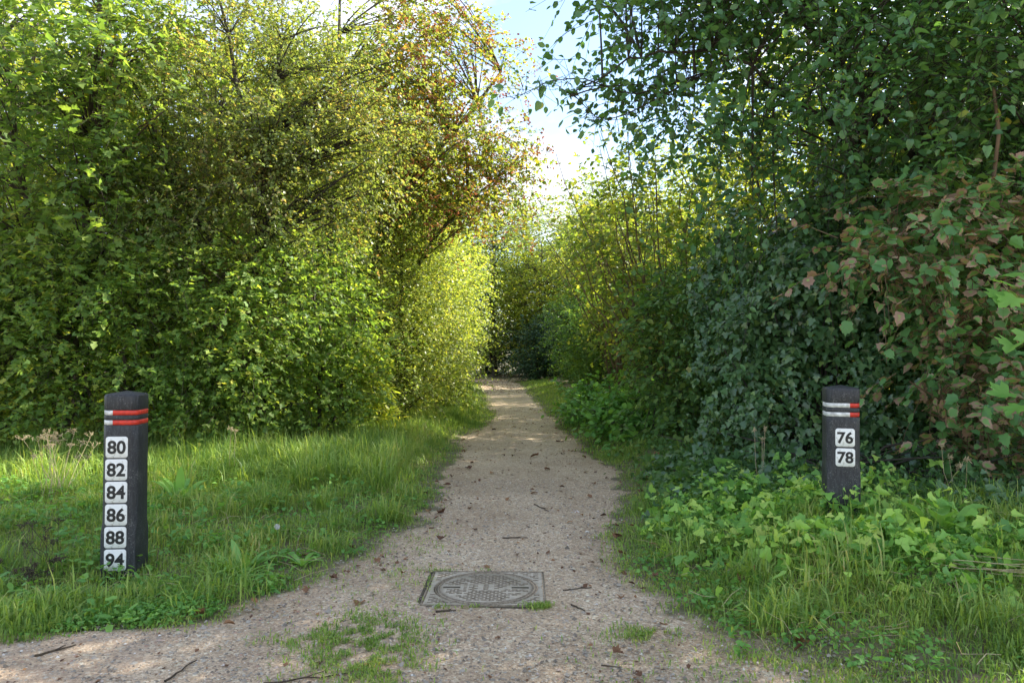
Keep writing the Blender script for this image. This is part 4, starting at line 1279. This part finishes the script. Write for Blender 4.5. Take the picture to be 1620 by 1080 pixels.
def bollard(label, x, y, height, rot, numbers, plate_x, plate_top, split, group, seed, ps=1.0):
    """split: where across the front face white turns to red (local x)"""
    g = np.random.default_rng(seed)
    z0 = float(gz(x, y))
    t = thing('bollard', label, 'bollard', (x, y, z0), group)
    t.rotation_euler = (0, R(0.3), rot)
    a, c, H = 0.098, 0.027, height - z0
    rings = []
    spec = [(-0.25, a, 0.004), (0.02, a, 0.004), (0.30, a, 0.004), (0.365, a, c)]
    zb = [H - 0.205, H - 0.128, H - 0.103, H - 0.078]      # the two grooves that carry the tape
    for k_ in range(1, 7):
        spec.append((0.365 + (zb[0] - 0.365) * k_ / 7, a, c))
    groove = 0.0035
    for lo, hi in ((H - 0.197, H - 0.167), (H - 0.140, H - 0.110)):
        spec += [(lo - 0.002, a, c), (lo, a - groove, c), (hi, a - groove, c), (hi + 0.002, a, c)]
    spec += [(H - 0.028, a, c), (H - 0.018, a - 0.006, c)]
    for z, aa, cc in spec:
        o8 = octagon(aa, cc)
        o8 = o8 * (1 + g.normal(0, 0.004, (8, 1)))
        rings.append(np.c_[o8, np.full(8, z)])
    V = np.concatenate(rings + [np.array([[0, 0, H]])])
    i = np.arange(8)
    j = (i + 1) % 8
    F4 = np.concatenate([np.stack([i + 8 * s, j + 8 * s, j + 8 * s + 8, i + 8 * s + 8], 1) for s in range(len(spec) - 1)])
    last = 8 * (len(spec) - 1)
    F3 = np.stack([i + last, j + last, np.full(8, 8 * len(spec))], 1)
    me = mesh_np('post', V, [(F4, 0), (F3, 0)], [M_post])
    po = link('post', me, t)
    bv = po.modifiers.new('edge', 'BEVEL')
    bv.width = 0.003
    bv.segments = 1
    bv.limit_method = 'ANGLE'
    bv.angle_limit = R(25)
    # tape bands lying in the grooves
    o8 = octagon(a - groove + 0.0022, c)
    path = [o8[6], o8[7], (split, o8[7][1]), o8[0], o8[1], o8[2]]
    path = [np.array([o8[5][0], o8[5][1] - 0.01])] + [np.array(q) for q in path]
    for lo, hi in ((H - 0.1955, H - 0.1685), (H - 0.1385, H - 0.1115)):
        for nm, seg, mt in (('white_stripe', path[0:4], M_white), ('red_stripe', path[3:], M_red)):
            seg = np.array(seg)
            k_ = len(seg)
            inn = seg * 0.985
            V = np.concatenate([np.c_[seg, np.full(k_, lo)], np.c_[seg, np.full(k_, hi)], np.c_[inn, np.full(k_, lo)], np.c_[inn, np.full(k_, hi)]])
            ii_ = np.arange(k_ - 1)
            F4 = np.concatenate([np.stack([ii_, ii_ + 1, ii_ + 1 + k_, ii_ + k_], 1), np.stack([ii_ + k_, ii_ + 1 + k_, ii_ + 1 + 3 * k_, ii_ + 3 * k_], 1), np.stack([ii_ + 2 * k_, ii_ + 1 + 2 * k_, ii_ + 1, ii_], 1)])
            link(nm, mesh_np(nm, V, [(F4, 0)], [mt]), t)
    pw, pitch = 0.0635, 0.1335
    pw *= ps
    pitch *= ps ** 0.7
    pV, pF, pc = rounded_plate(pw, 0.0635 * ps, 0.016, 0.004)
    pm = mesh_np('number_plate', pV, [(pF, 0), (pc, 0)], [M_plate])
    sV, sF, sc = rounded_plate(0.0028, 0.0028, 0.0026, 0.0015, 0.0005)
    smh = mesh_np('screw', sV, [(sF, 0), (sc, 0)], [M_screw])
    for q, num in enumerate(numbers):
        pl = link('number_plate', pm, t)
        pl.location = (plate_x + g.normal(0, 0.001), -a - 0.0006, H - plate_top - q * pitch)
        pl.rotation_euler = (R(90), 0, g.normal(0, 0.006))
        pl['label'] = 'white rounded plate with the number ' + num
        dgt = link('digits', digits_mesh(num, 0.107 * ps), pl)
        dgt.location = (0, 0, 0.0043)
        for s_ in (-1, 1):
            sc_ = link('screw', smh, pl)
            sc_.location = (s_ * 0.0545 * ps, -0.002, 0.004)
    return t


bollard('taller black bollard with white plates 80 to 94 in the left grass', -2.305, 4.42, 1.083, R(5), ['80', '82', '84', '86', '88', '94'], -0.012, 0.325, -0.038, 'black house number bollards', 1, 0.97)
bollard('black bollard with two white plates 76 and 78 standing in ivy', 2.09, 4.72, 1.105, R(-13), ['76', '78'], 0.008, 0.325, 0.036, 'black house number bollards', 2, 0.89)

# ------------------------------------------------------------------ manhole
M_iron = plain_mat('dusty_cast_iron', (0.13, 0.102, 0.07), (0.30, 0.245, 0.175), 0.8, 60, bump=0.5)
M_ironlow = plain_mat('grit_filled_iron', (0.31, 0.265, 0.20), (0.47, 0.41, 0.32), 0.95, 22, lo=0.3, hi=0.6, bump=0.5)
M_groove = plain_mat('dirt_in_joint', (0.05, 0.042, 0.03), (0.11, 0.09, 0.06), 0.95, 60)
mcx, mcy = (MH['x0'] + MH['x1']) / 2, (MH['y0'] + MH['y1']) / 2
mh = thing('manhole_cover', 'square cast iron manhole with round lid set in the gravel path', 'manhole', (mcx, mcy, 0.003))
mh.rotation_euler = (0, 0, R(-1.0))
hx, hy = (MH['x1'] - MH['x0']) / 2, (MH['y1'] - MH['y0']) / 2
RC = 0.268


def box(x0, x1, y0, y1, z0, z1, bev=0.0):
    b = bev
    V = np.array([(x0, y0, z0), (x1, y0, z0), (x1, y1, z0), (x0, y1, z0), (x0 + b, y0 + b, z1), (x1 - b, y0 + b, z1), (x1 - b, y1 - b, z1), (x0 + b, y1 - b, z1)])
    F = np.array([(0, 3, 2, 1), (4, 5, 6, 7), (0, 1, 5, 4), (1, 2, 6, 5), (2, 3, 7, 6), (3, 0, 4, 7)])
    return V, F


def join(parts):
    vs, fs, k_ = [], [], 0
    for V, F in parts:
        vs.append(V)
        fs.append(F + k_)
        k_ += len(V)
    return np.concatenate(vs), np.concatenate(fs)


def annulus(r0, r1, z, z_out, n=72, sx=1.0):
    a = np.arange(n) / n * 2 * math.pi
    cs = np.c_[np.cos(a), np.sin(a)]
    V = np.concatenate([np.c_[cs * r0, np.full(n, z_out)], np.c_[cs * (r0 + 0.003), np.full(n, z)], np.c_[cs * (r1 - 0.003), np.full(n, z)], np.c_[cs * r1, np.full(n, z_out)]])
    i = np.arange(n)
    j = (i + 1) % n
    F = np.concatenate([np.stack([i + s, j + s, j + s + n, i + s + n], 1)[:, ::-1] for s in (0, n, 2 * n)])
    return V, F


# frame: square plate with a round hole
n = 72
a = np.arange(n) / n * 2 * math.pi
sq = np.c_[np.cos(a), np.sin(a)]
sq = sq / np.max(np.abs(sq), 1, keepdims=True) * np.array([hx - 0.016, hy - 0.016])
ci = np.c_[np.cos(a), np.sin(a)] * (RC + 0.022)
V = np.concatenate([np.c_[sq, np.zeros(n)], np.c_[ci, np.zeros(n)], np.c_[ci, np.full(n, -0.012)]])
i = np.arange(n)
j = (i + 1) % n
F = np.concatenate([np.stack([i, j, j + n, i + n], 1), np.stack([i + n, j + n, j + 2 * n, i + 2 * n], 1)])
fr = link('frame', mesh_np('frame', V, [(F, 0)], [M_ironlow]), mh)
V, F = join([box(-hx, hx, -hy, -hy + 0.012, -0.01, 0.003, 0.002), box(-hx, hx, hy - 0.012, hy, -0.01, 0.003, 0.002), box(-hx, -hx + 0.012, -hy + 0.013, hy - 0.013, -0.01, 0.003, 0.002), box(hx - 0.012, hx, -hy + 0.013, hy - 0.013, -0.01, 0.003, 0.002)])
link('rim', mesh_np('rim', V, [(F, 0)], [M_iron]), mh)
V, F = join([box(-hx - 0.014, hx + 0.014, -hy - 0.014, -hy - 0.001, -0.02, -0.003), box(-hx - 0.014, hx + 0.014, hy + 0.001, hy + 0.014, -0.02, -0.003), box(-hx - 0.018, -hx - 0.001, -hy - 0.001, hy + 0.001, -0.02, -0.003), box(hx + 0.001, hx + 0.014, -hy - 0.001, hy + 0.001, -0.02, -0.003)])
link('joint', mesh_np('joint', V, [(F, 0)], [M_groove]), mh)
# dark gap ring, raised ring, lid
V, F = annulus(RC - 0.006, RC + 0.023, -0.008, -0.014)
link('gap', mesh_np('gap', V, [(F, 0)], [M_groove]), mh)
V, F = annulus(RC + 0.006, RC + 0.016, 0.003, -0.009)
link('ring', mesh_np('ring', V, [(F, 0)], [M_iron]), mh)
V = np.concatenate([np.c_[np.cos(a) * RC, np.sin(a) * RC, np.zeros(n)], np.c_[np.cos(a) * RC, np.sin(a) * RC, np.full(n, -0.015)], [[0, 0, 0]]])
lid = link('lid', mesh_np('lid', V, [(np.stack([i, j, np.full(n, 2 * n)], 1), 0), (np.stack([i + n, j + n, j, i], 1), 0)], [M_ironlow]), mh)
V, F = annulus(RC - 0.014, RC - 0.001, 0.004, -0.002)
link('lid_edge', mesh_np('lid_edge', V, [(F, 0)], [M_iron]), lid)
V, F = join([box(-RC + 0.03, -RC + 0.125, -0.013, 0.013, -0.002, 0.0006), box(RC - 0.125, RC - 0.03, -0.013, 0.013, -0.002, 0.0006)])
link('key_slot', mesh_np('key_slot', V, [(F, 0)], [M_groove]), lid)
tr = []
trf = []
g = np.random.default_rng(8)
for r_ in range(-14, 15):
    for c_ in range(-8, 9):
        x_ = c_ * 0.040 + (0.020 if r_ % 2 else 0)
        y_ = r_ * 0.0215
        if abs(x_) > hx - 0.04 or abs(y_) > hy - 0.03 or g.uniform() < 0.07:
            continue
        d_ = math.hypot(x_, y_)
        if RC - 0.035 < d_ < RC + 0.035:
            continue
        if d_ < RC and ((abs(y_) < 0.022 and abs(x_) > RC - 0.15) or (abs(x_) < 0.05 and abs(y_) < 0.06) or (abs(x_ + 0.115) < 0.022 and abs(y_) < 0.09)):
            continue
        h_ = 0.0042 + g.normal(0, 0.0005)
        # one tread: a short bar with a knob at each end
        bn = [box(x_ - 0.009, x_ + 0.009, y_ - 0.0028, y_ + 0.0028, -0.001, h_, 0.0012), box(x_ - 0.0145, x_ - 0.0092, y_ - 0.0055, y_ + 0.0055, -0.001, h_, 0.0012), box(x_ + 0.0092, x_ + 0.0145, y_ - 0.0055, y_ + 0.0055, -0.001, h_, 0.0012)]
        (tr if d_ < RC else trf).extend(bn)
V, F = join(tr)
o_ = link('tread_pattern', mesh_np('tread_pattern', V, [(F, 0)], [M_iron]), lid)
o_['kind'] = 'stuff'
V, F = join(trf)
o_ = link('tread_pattern', mesh_np('tread_pattern', V, [(F, 0)], [M_iron]), fr)
o_['kind'] = 'stuff'
# worn maker's blocks in the middle and left of the lid (illegible in the photo)
bl = []
for x_, y_, w_, h_ in [(0, 0.04, 0.028, 0.012), (0, 0.012, 0.03, 0.012), (0, -0.012, 0.03, 0.01), (0, -0.036, 0.026, 0.01)] + [(-0.115, 0.072 - 0.024 * q, 0.018, 0.008) for q in range(7)]:
    bl.append(box(x_ - w_ / 2, x_ + w_ / 2, y_ - h_ / 2, y_ + h_ / 2, -0.001, 0.003, 0.001))
V, F = join(bl)
o_ = link('worn_lettering', mesh_np('worn_lettering', V, [(F, 0)], [M_iron]), lid)
o_['kind'] = 'stuff'

# ------------------------------------------------------------------ fallen leaves and twigs
g = np.random.default_rng(77)
lm = []
for q in range(8):
    V, Fc, rim = leaves([T_MAPLE, T_OVAL][q % 2], np.zeros((1, 3)), np.array([[0, 1.0, 0]]), np.array([[0, 0, 1.0]]), 1.0, g, 0.75, 0.25)
    V[:, 2] += 0.22 * (np.abs(V[:, 0]) ** 1.3) + g.normal(0, 0.05, len(V)) * rim
    V[:, 2] -= V[:, 2].min()
    lm.append(mesh_np('fallen_leaf', V, [(Fc, 0)], [M_dead], False, rim))


def fallen(px, py, s, q, label, group, z=0.0):
    Y = F_PX * CAM_H / (py - HY)
    b = at(px, py, Y)
    o_ = bpy.data.objects.new('fallen_leaf', lm[q % 8])
    C.objects.link(o_)
    o_.location = (b[0], b[1], max(0.005, float(gz(b[0], b[1])) + 0.012) + z)
    o_.rotation_euler = (g.normal(0, 0.15), g.normal(0, 0.15), g.uniform(0, 6.28))
    o_.scale = (s, s, s * g.uniform(0.7, 1.3))
    tag(o_, label, 'leaf', group)


for q, (px, py, s, lab) in enumerate([(967, 1030, 0.055, 'brown curled leaf on the gravel at the lower right'), (1008, 1065, 0.045, 'orange brown leaf at the bottom edge of the gravel'), (852, 723, 0.11, 'orange brown leaf on the path below the light streaks'),
                                      (1400, 1052, 0.06, 'tan leaf on bare soil in the bottom right corner'), (1250, 1020, 0.06, 'orange brown leaf lying in the thin grass at lower right'), (905, 826, 0.05, 'dark brown leaf on the gravel beyond the manhole right side'),
                                      (770, 898, 0.04, 'small rusty leaf at the back edge of the manhole'), (590, 942, 0.04, 'reddish leaf on the gravel left of the manhole')]):
    fallen(px, py, s, q, lab, None)
for q in range(58):
    Y = 3.2 + 11 * g.uniform() ** 1.2
    px_x = g.uniform(float(edge_l(Y)) * (1 if Y > 3.7 else 0) + (-1.6 if Y <= 3.7 else 0), float(edge_r(Y)))
    if g.uniform() < 0.45:
        px_x = float(edge_r(Y)) - abs(g.normal(0, 0.18)) if g.uniform() < 0.6 else float(edge_l(Y)) + abs(g.normal(0, 0.18))
    if in_manhole(np.array(px_x), np.array(Y), 0.03):
        continue
    o_ = bpy.data.objects.new('fallen_leaf', lm[q % 8])
    C.objects.link(o_)
    s = g.uniform(0.022, 0.055) * (1 + Y / 16)
    o_.location = (px_x, Y, 0.006)
    o_.rotation_euler = (g.normal(0, 0.15), g.normal(0, 0.15), g.uniform(0, 6.28))
    o_.scale = (s, s, s)
    tag(o_, 'small dry brown leaf lying on the gravel path', 'leaf', 'dead leaves on the gravel')
for q in range(45):
    rt = g.uniform() < 0.6
    Y = 3.0 + 6 * g.uniform() ** 1.3
    X = float(edge_r(Y)) + abs(g.normal(0, 0.5)) if rt else float(edge_l(max(Y, 3.7))) - abs(g.normal(0, 0.45))
    Y = Y if rt else max(Y, 3.7)
    o_ = bpy.data.objects.new('fallen_leaf', lm[q % 8])
    C.objects.link(o_)
    s = g.uniform(0.04, 0.075)
    o_.location = (X, Y, float(gz(X, Y)) + 0.025)
    o_.rotation_euler = (g.normal(0, 0.35), g.normal(0, 0.35), g.uniform(0, 6.28))
    o_.scale = (s, s, s)
    tag(o_, 'dry brown leaf caught in the short verge grass', 'leaf', 'dead leaves on the grass')
# crumbs of leaf and bark strewn over the gravel and its edges
nc = 3600
y = 2.8 + 15 * rng.uniform(0, 1, nc) ** 1.6
l_, r_ = np.maximum(edge_l(y), -2.5), edge_r(y) + np.where(y < 3.8, 0.8, 0.1)
u = rng.beta(0.6, 0.6, nc)
x = l_ + (r_ - l_) * u
k = ~in_manhole(x, y, 0.0)
x, y = x[k], y[k]
aa = rng.uniform(0, 6.28, len(x))
V, Fc, rim = leaves(T_QUAD, np.stack([x, y, np.maximum(gz(x, y), 0) + 0.006], -1), np.stack([np.cos(aa), np.sin(aa), rng.normal(0, 0.25, len(x))], -1), np.array([0, 0, 1.0]) + rng.normal(0, 0.3, (len(x), 3)), rng.gamma(2.0, 0.005, len(x)) * (1 + y / 16), rng)
o_ = link('leaf_crumbs', mesh_np('leaf_crumbs', V, [(Fc, 0)], [M_dead], False, rim))
tag(o_, 'brown leaf crumbs strewn over the gravel path', 'leaf litter', kind='stuff')
# leaf litter carpeting the shaded bend
nl = 5000
x = rng.uniform(-8, 4, nl)
y = rng.uniform(24, 46, nl)
P = np.stack([x, y, np.maximum(gz(x, y), 0) + 0.012], -1)
aa = rng.uniform(0, 6.28, nl)
V, Fc, rim = leaves(T_QUAD, P, np.stack([np.cos(aa), np.sin(aa), aa * 0], -1), np.array([0, 0, 1.0]) + rng.normal(0, 0.2, (nl, 3)), rng.uniform(0.06, 0.11, nl), rng)
o_ = link('leaf_litter', mesh_np('leaf_litter', V, [(Fc, 0)], [M_dead], False, rim))
tag(o_, 'brown leaf litter covering the shaded bend', 'leaf litter', kind='stuff')


def twig(px0, py0, px1, py1, r, label, fork=True, z=0.006):
    a_ = at(px0, py0, F_PX * CAM_H / (py0 - HY))
    b_ = at(px1, py1, F_PX * CAM_H / (py1 - HY))
    a_[2] = max(0, float(gz(a_[0], a_[1]))) + z
    b_[2] = max(0, float(gz(b_[0], b_[1]))) + z
    o3 = (a_ + b_) / 2
    pl = polyline([a_, b_], 7) - o3
    L_ = np.linalg.norm(b_ - a_)
    pl[1:-1] += g.normal(0, 0.025 * L_, (5, 3)) * [1, 1, 0.1]
    V, F = tubes(pl[None], np.linspace(r, r * 0.5, 7)[None], 5)
    ps = [(V, F)]
    if fork:
        d_ = (b_ - a_) / L_
        sd_ = np.array([-d_[1], d_[0], 0])
        f2_ = np.stack([pl[3], pl[3] + d_ * L_ * 0.12 + sd_ * L_ * 0.07, pl[3] + d_ * L_ * 0.28 + sd_ * L_ * 0.11 + [0, 0, 0.004]])
        ps.append(tubes(f2_[None], np.array([[r * 0.7, r * 0.5, r * 0.3]]), 4))
    V, F = join(ps)
    tag(link('twig', mesh_np('twig', V, [(F, 0)], [M_twig], True), None, tuple(o3)), label, 'twig')


twig(795, 850, 835, 850, 0.005, 'thin dark twig lying across the path beyond the manhole')
twig(845, 797, 868, 808, 0.005, 'short dark twig on the path well beyond the manhole')
twig(903, 955, 925, 965, 0.005, 'curved dark twig right of the manhole', False)
twig(60, 1035, 125, 1018, 0.006, 'brown twig on the gravel in the lower left corner')
twig(265, 1075, 315, 1042, 0.005, 'thin twig at the bottom left of the gravel', False)
twig(420, 1078, 555, 1062, 0.004, 'long thin twig at the bottom edge left of centre')
twig(690, 966, 722, 964, 0.007, 'dark flattened twig just in front of the manhole')
twig(890, 933, 935, 928, 0.006, 'brown flattened twig beside the right edge of the manhole')
twig(950, 1050, 980, 1053, 0.004, 'tiny twig on the gravel at the lower right', False)

# dry stalks
def stalks(name, label, cat, base, n, h, spread, mat, seed, umbel=0.0, lean=(0, 0), r=0.0028):
    g2 = np.random.default_rng(seed)
    B = np.array([base[0], base[1], float(gz(*base))])
    t = thing(name, label, cat, tuple(B))
    for q in range(n):
        a_ = g2.normal(0, 0.05, 3) * [1, 1, 0]
        tip = a_ + np.array([g2.normal(lean[0], spread), g2.normal(lean[1], spread), h * g2.uniform(0.6, 1.1)])
        md = (a_ + tip) / 2 + g2.normal(0, 0.03, 3)
        pl = polyline([a_, md, tip], 6)
        ps = [tubes(pl[None], np.linspace(r, r * 0.5, 6)[None], 4)]
        if umbel:
            for u_ in range(7):
                d_ = np.array([g2.normal(0, 1), g2.normal(0, 1), 1.2]) * umbel
                e_ = tip + d_
                ps.append(tubes(np.stack([tip, tip + d_ * 0.5, e_])[None], np.array([[r * 0.5, r * 0.4, r * 0.3]]), 3))
                for w_ in range(4):
                    f_ = e_ + g2.normal(0, 0.012, 3)
                    ps.append(tubes(np.stack([e_, (e_ + f_) / 2, f_])[None], np.array([[r * 0.4, r * 0.9, r * 0.5]]), 3))
        V, F = join(ps)
        link('stalk', mesh_np('stalk', V, [(F, 0)], [mat]), t)
    return t


b = at(95, 800, 6.3)
stalks('umbel_plant', 'pale dry umbel stalks in the grass left of the taller bollard', 'plant', (b[0], b[1]), 16, 0.52, 0.13, M_straw, 1, 0.03)
stalks('umbel_plant', 'short brown seed heads at the foot of the taller bollard', 'plant', (-2.62, 4.10), 9, 0.17, 0.09, M_twig, 2, 0.018, (-0.05, -0.05))
stalks('umbel_plant', 'dull brown seed heads at the lower left edge', 'plant', (-2.72, 4.5), 8, 0.3, 0.14, M_twig, 3, 0.02, r=0.0022)
stalks('dry_stem', 'single dry stem standing before the left hedge', 'plant', tuple(at(372, 760, 7.4)[:2]), 2, 0.65, 0.05, M_straw, 4, 0.012)
stalks('straw_bundle', 'bundle of pale dry straw lying in the grass at lower right', 'straw', tuple(at(1440, 945, 4.0)[:2]), 9, 0.10, 0.04, M_straw, 5, 0, (0.42, -0.62), 0.0024)
stalks('dry_stem', 'thin dry stems beside the dock plant at right', 'plant', tuple(at(1512, 840, 5.0)[:2]), 4, 0.42, 0.07, M_straw, 6, 0.008)
stalks('dry_stem', 'thin pale stems in the ivy left of the shorter bollard', 'plant', tuple(at(1200, 790, 6.0)[:2]), 3, 0.45, 0.04, M_straw, 7, 0.006)
# dandelion clock
b = at(440, 905, 4.5)
dz = float(gz(b[0], b[1]))
dn = thing('dandelion', 'white dandelion clock on a thin stem in the left verge', 'flower', (b[0], b[1], dz))
pl = polyline([(0, 0, 0), (0.01, 0, 0.14), (0.0, 0, 0.25)], 5)
V, F = tubes(pl[None], np.full((1, 5), 0.002), 5)
link('stem', mesh_np('stem', V, [(F, 0)], [M_herb], True), dn)
d_ = norm(g.normal(size=(90, 3)))
c0 = np.array([0, 0, 0.255])
V, F = tubes(np.stack([c0 + d_ * 0.003, c0 + d_ * 0.011, c0 + d_ * 0.017], 1), np.repeat([[0.0006, 0.0006, 0.0016]], 90, 0), 3)
M_fluff = plain_mat('seed_fluff', (0.6, 0.6, 0.57), (0.75, 0.75, 0.72), 0.9)
link('seed_head', mesh_np('seed_head', V, [(F, 0)], [M_fluff]), dn)['kind'] = 'stuff'
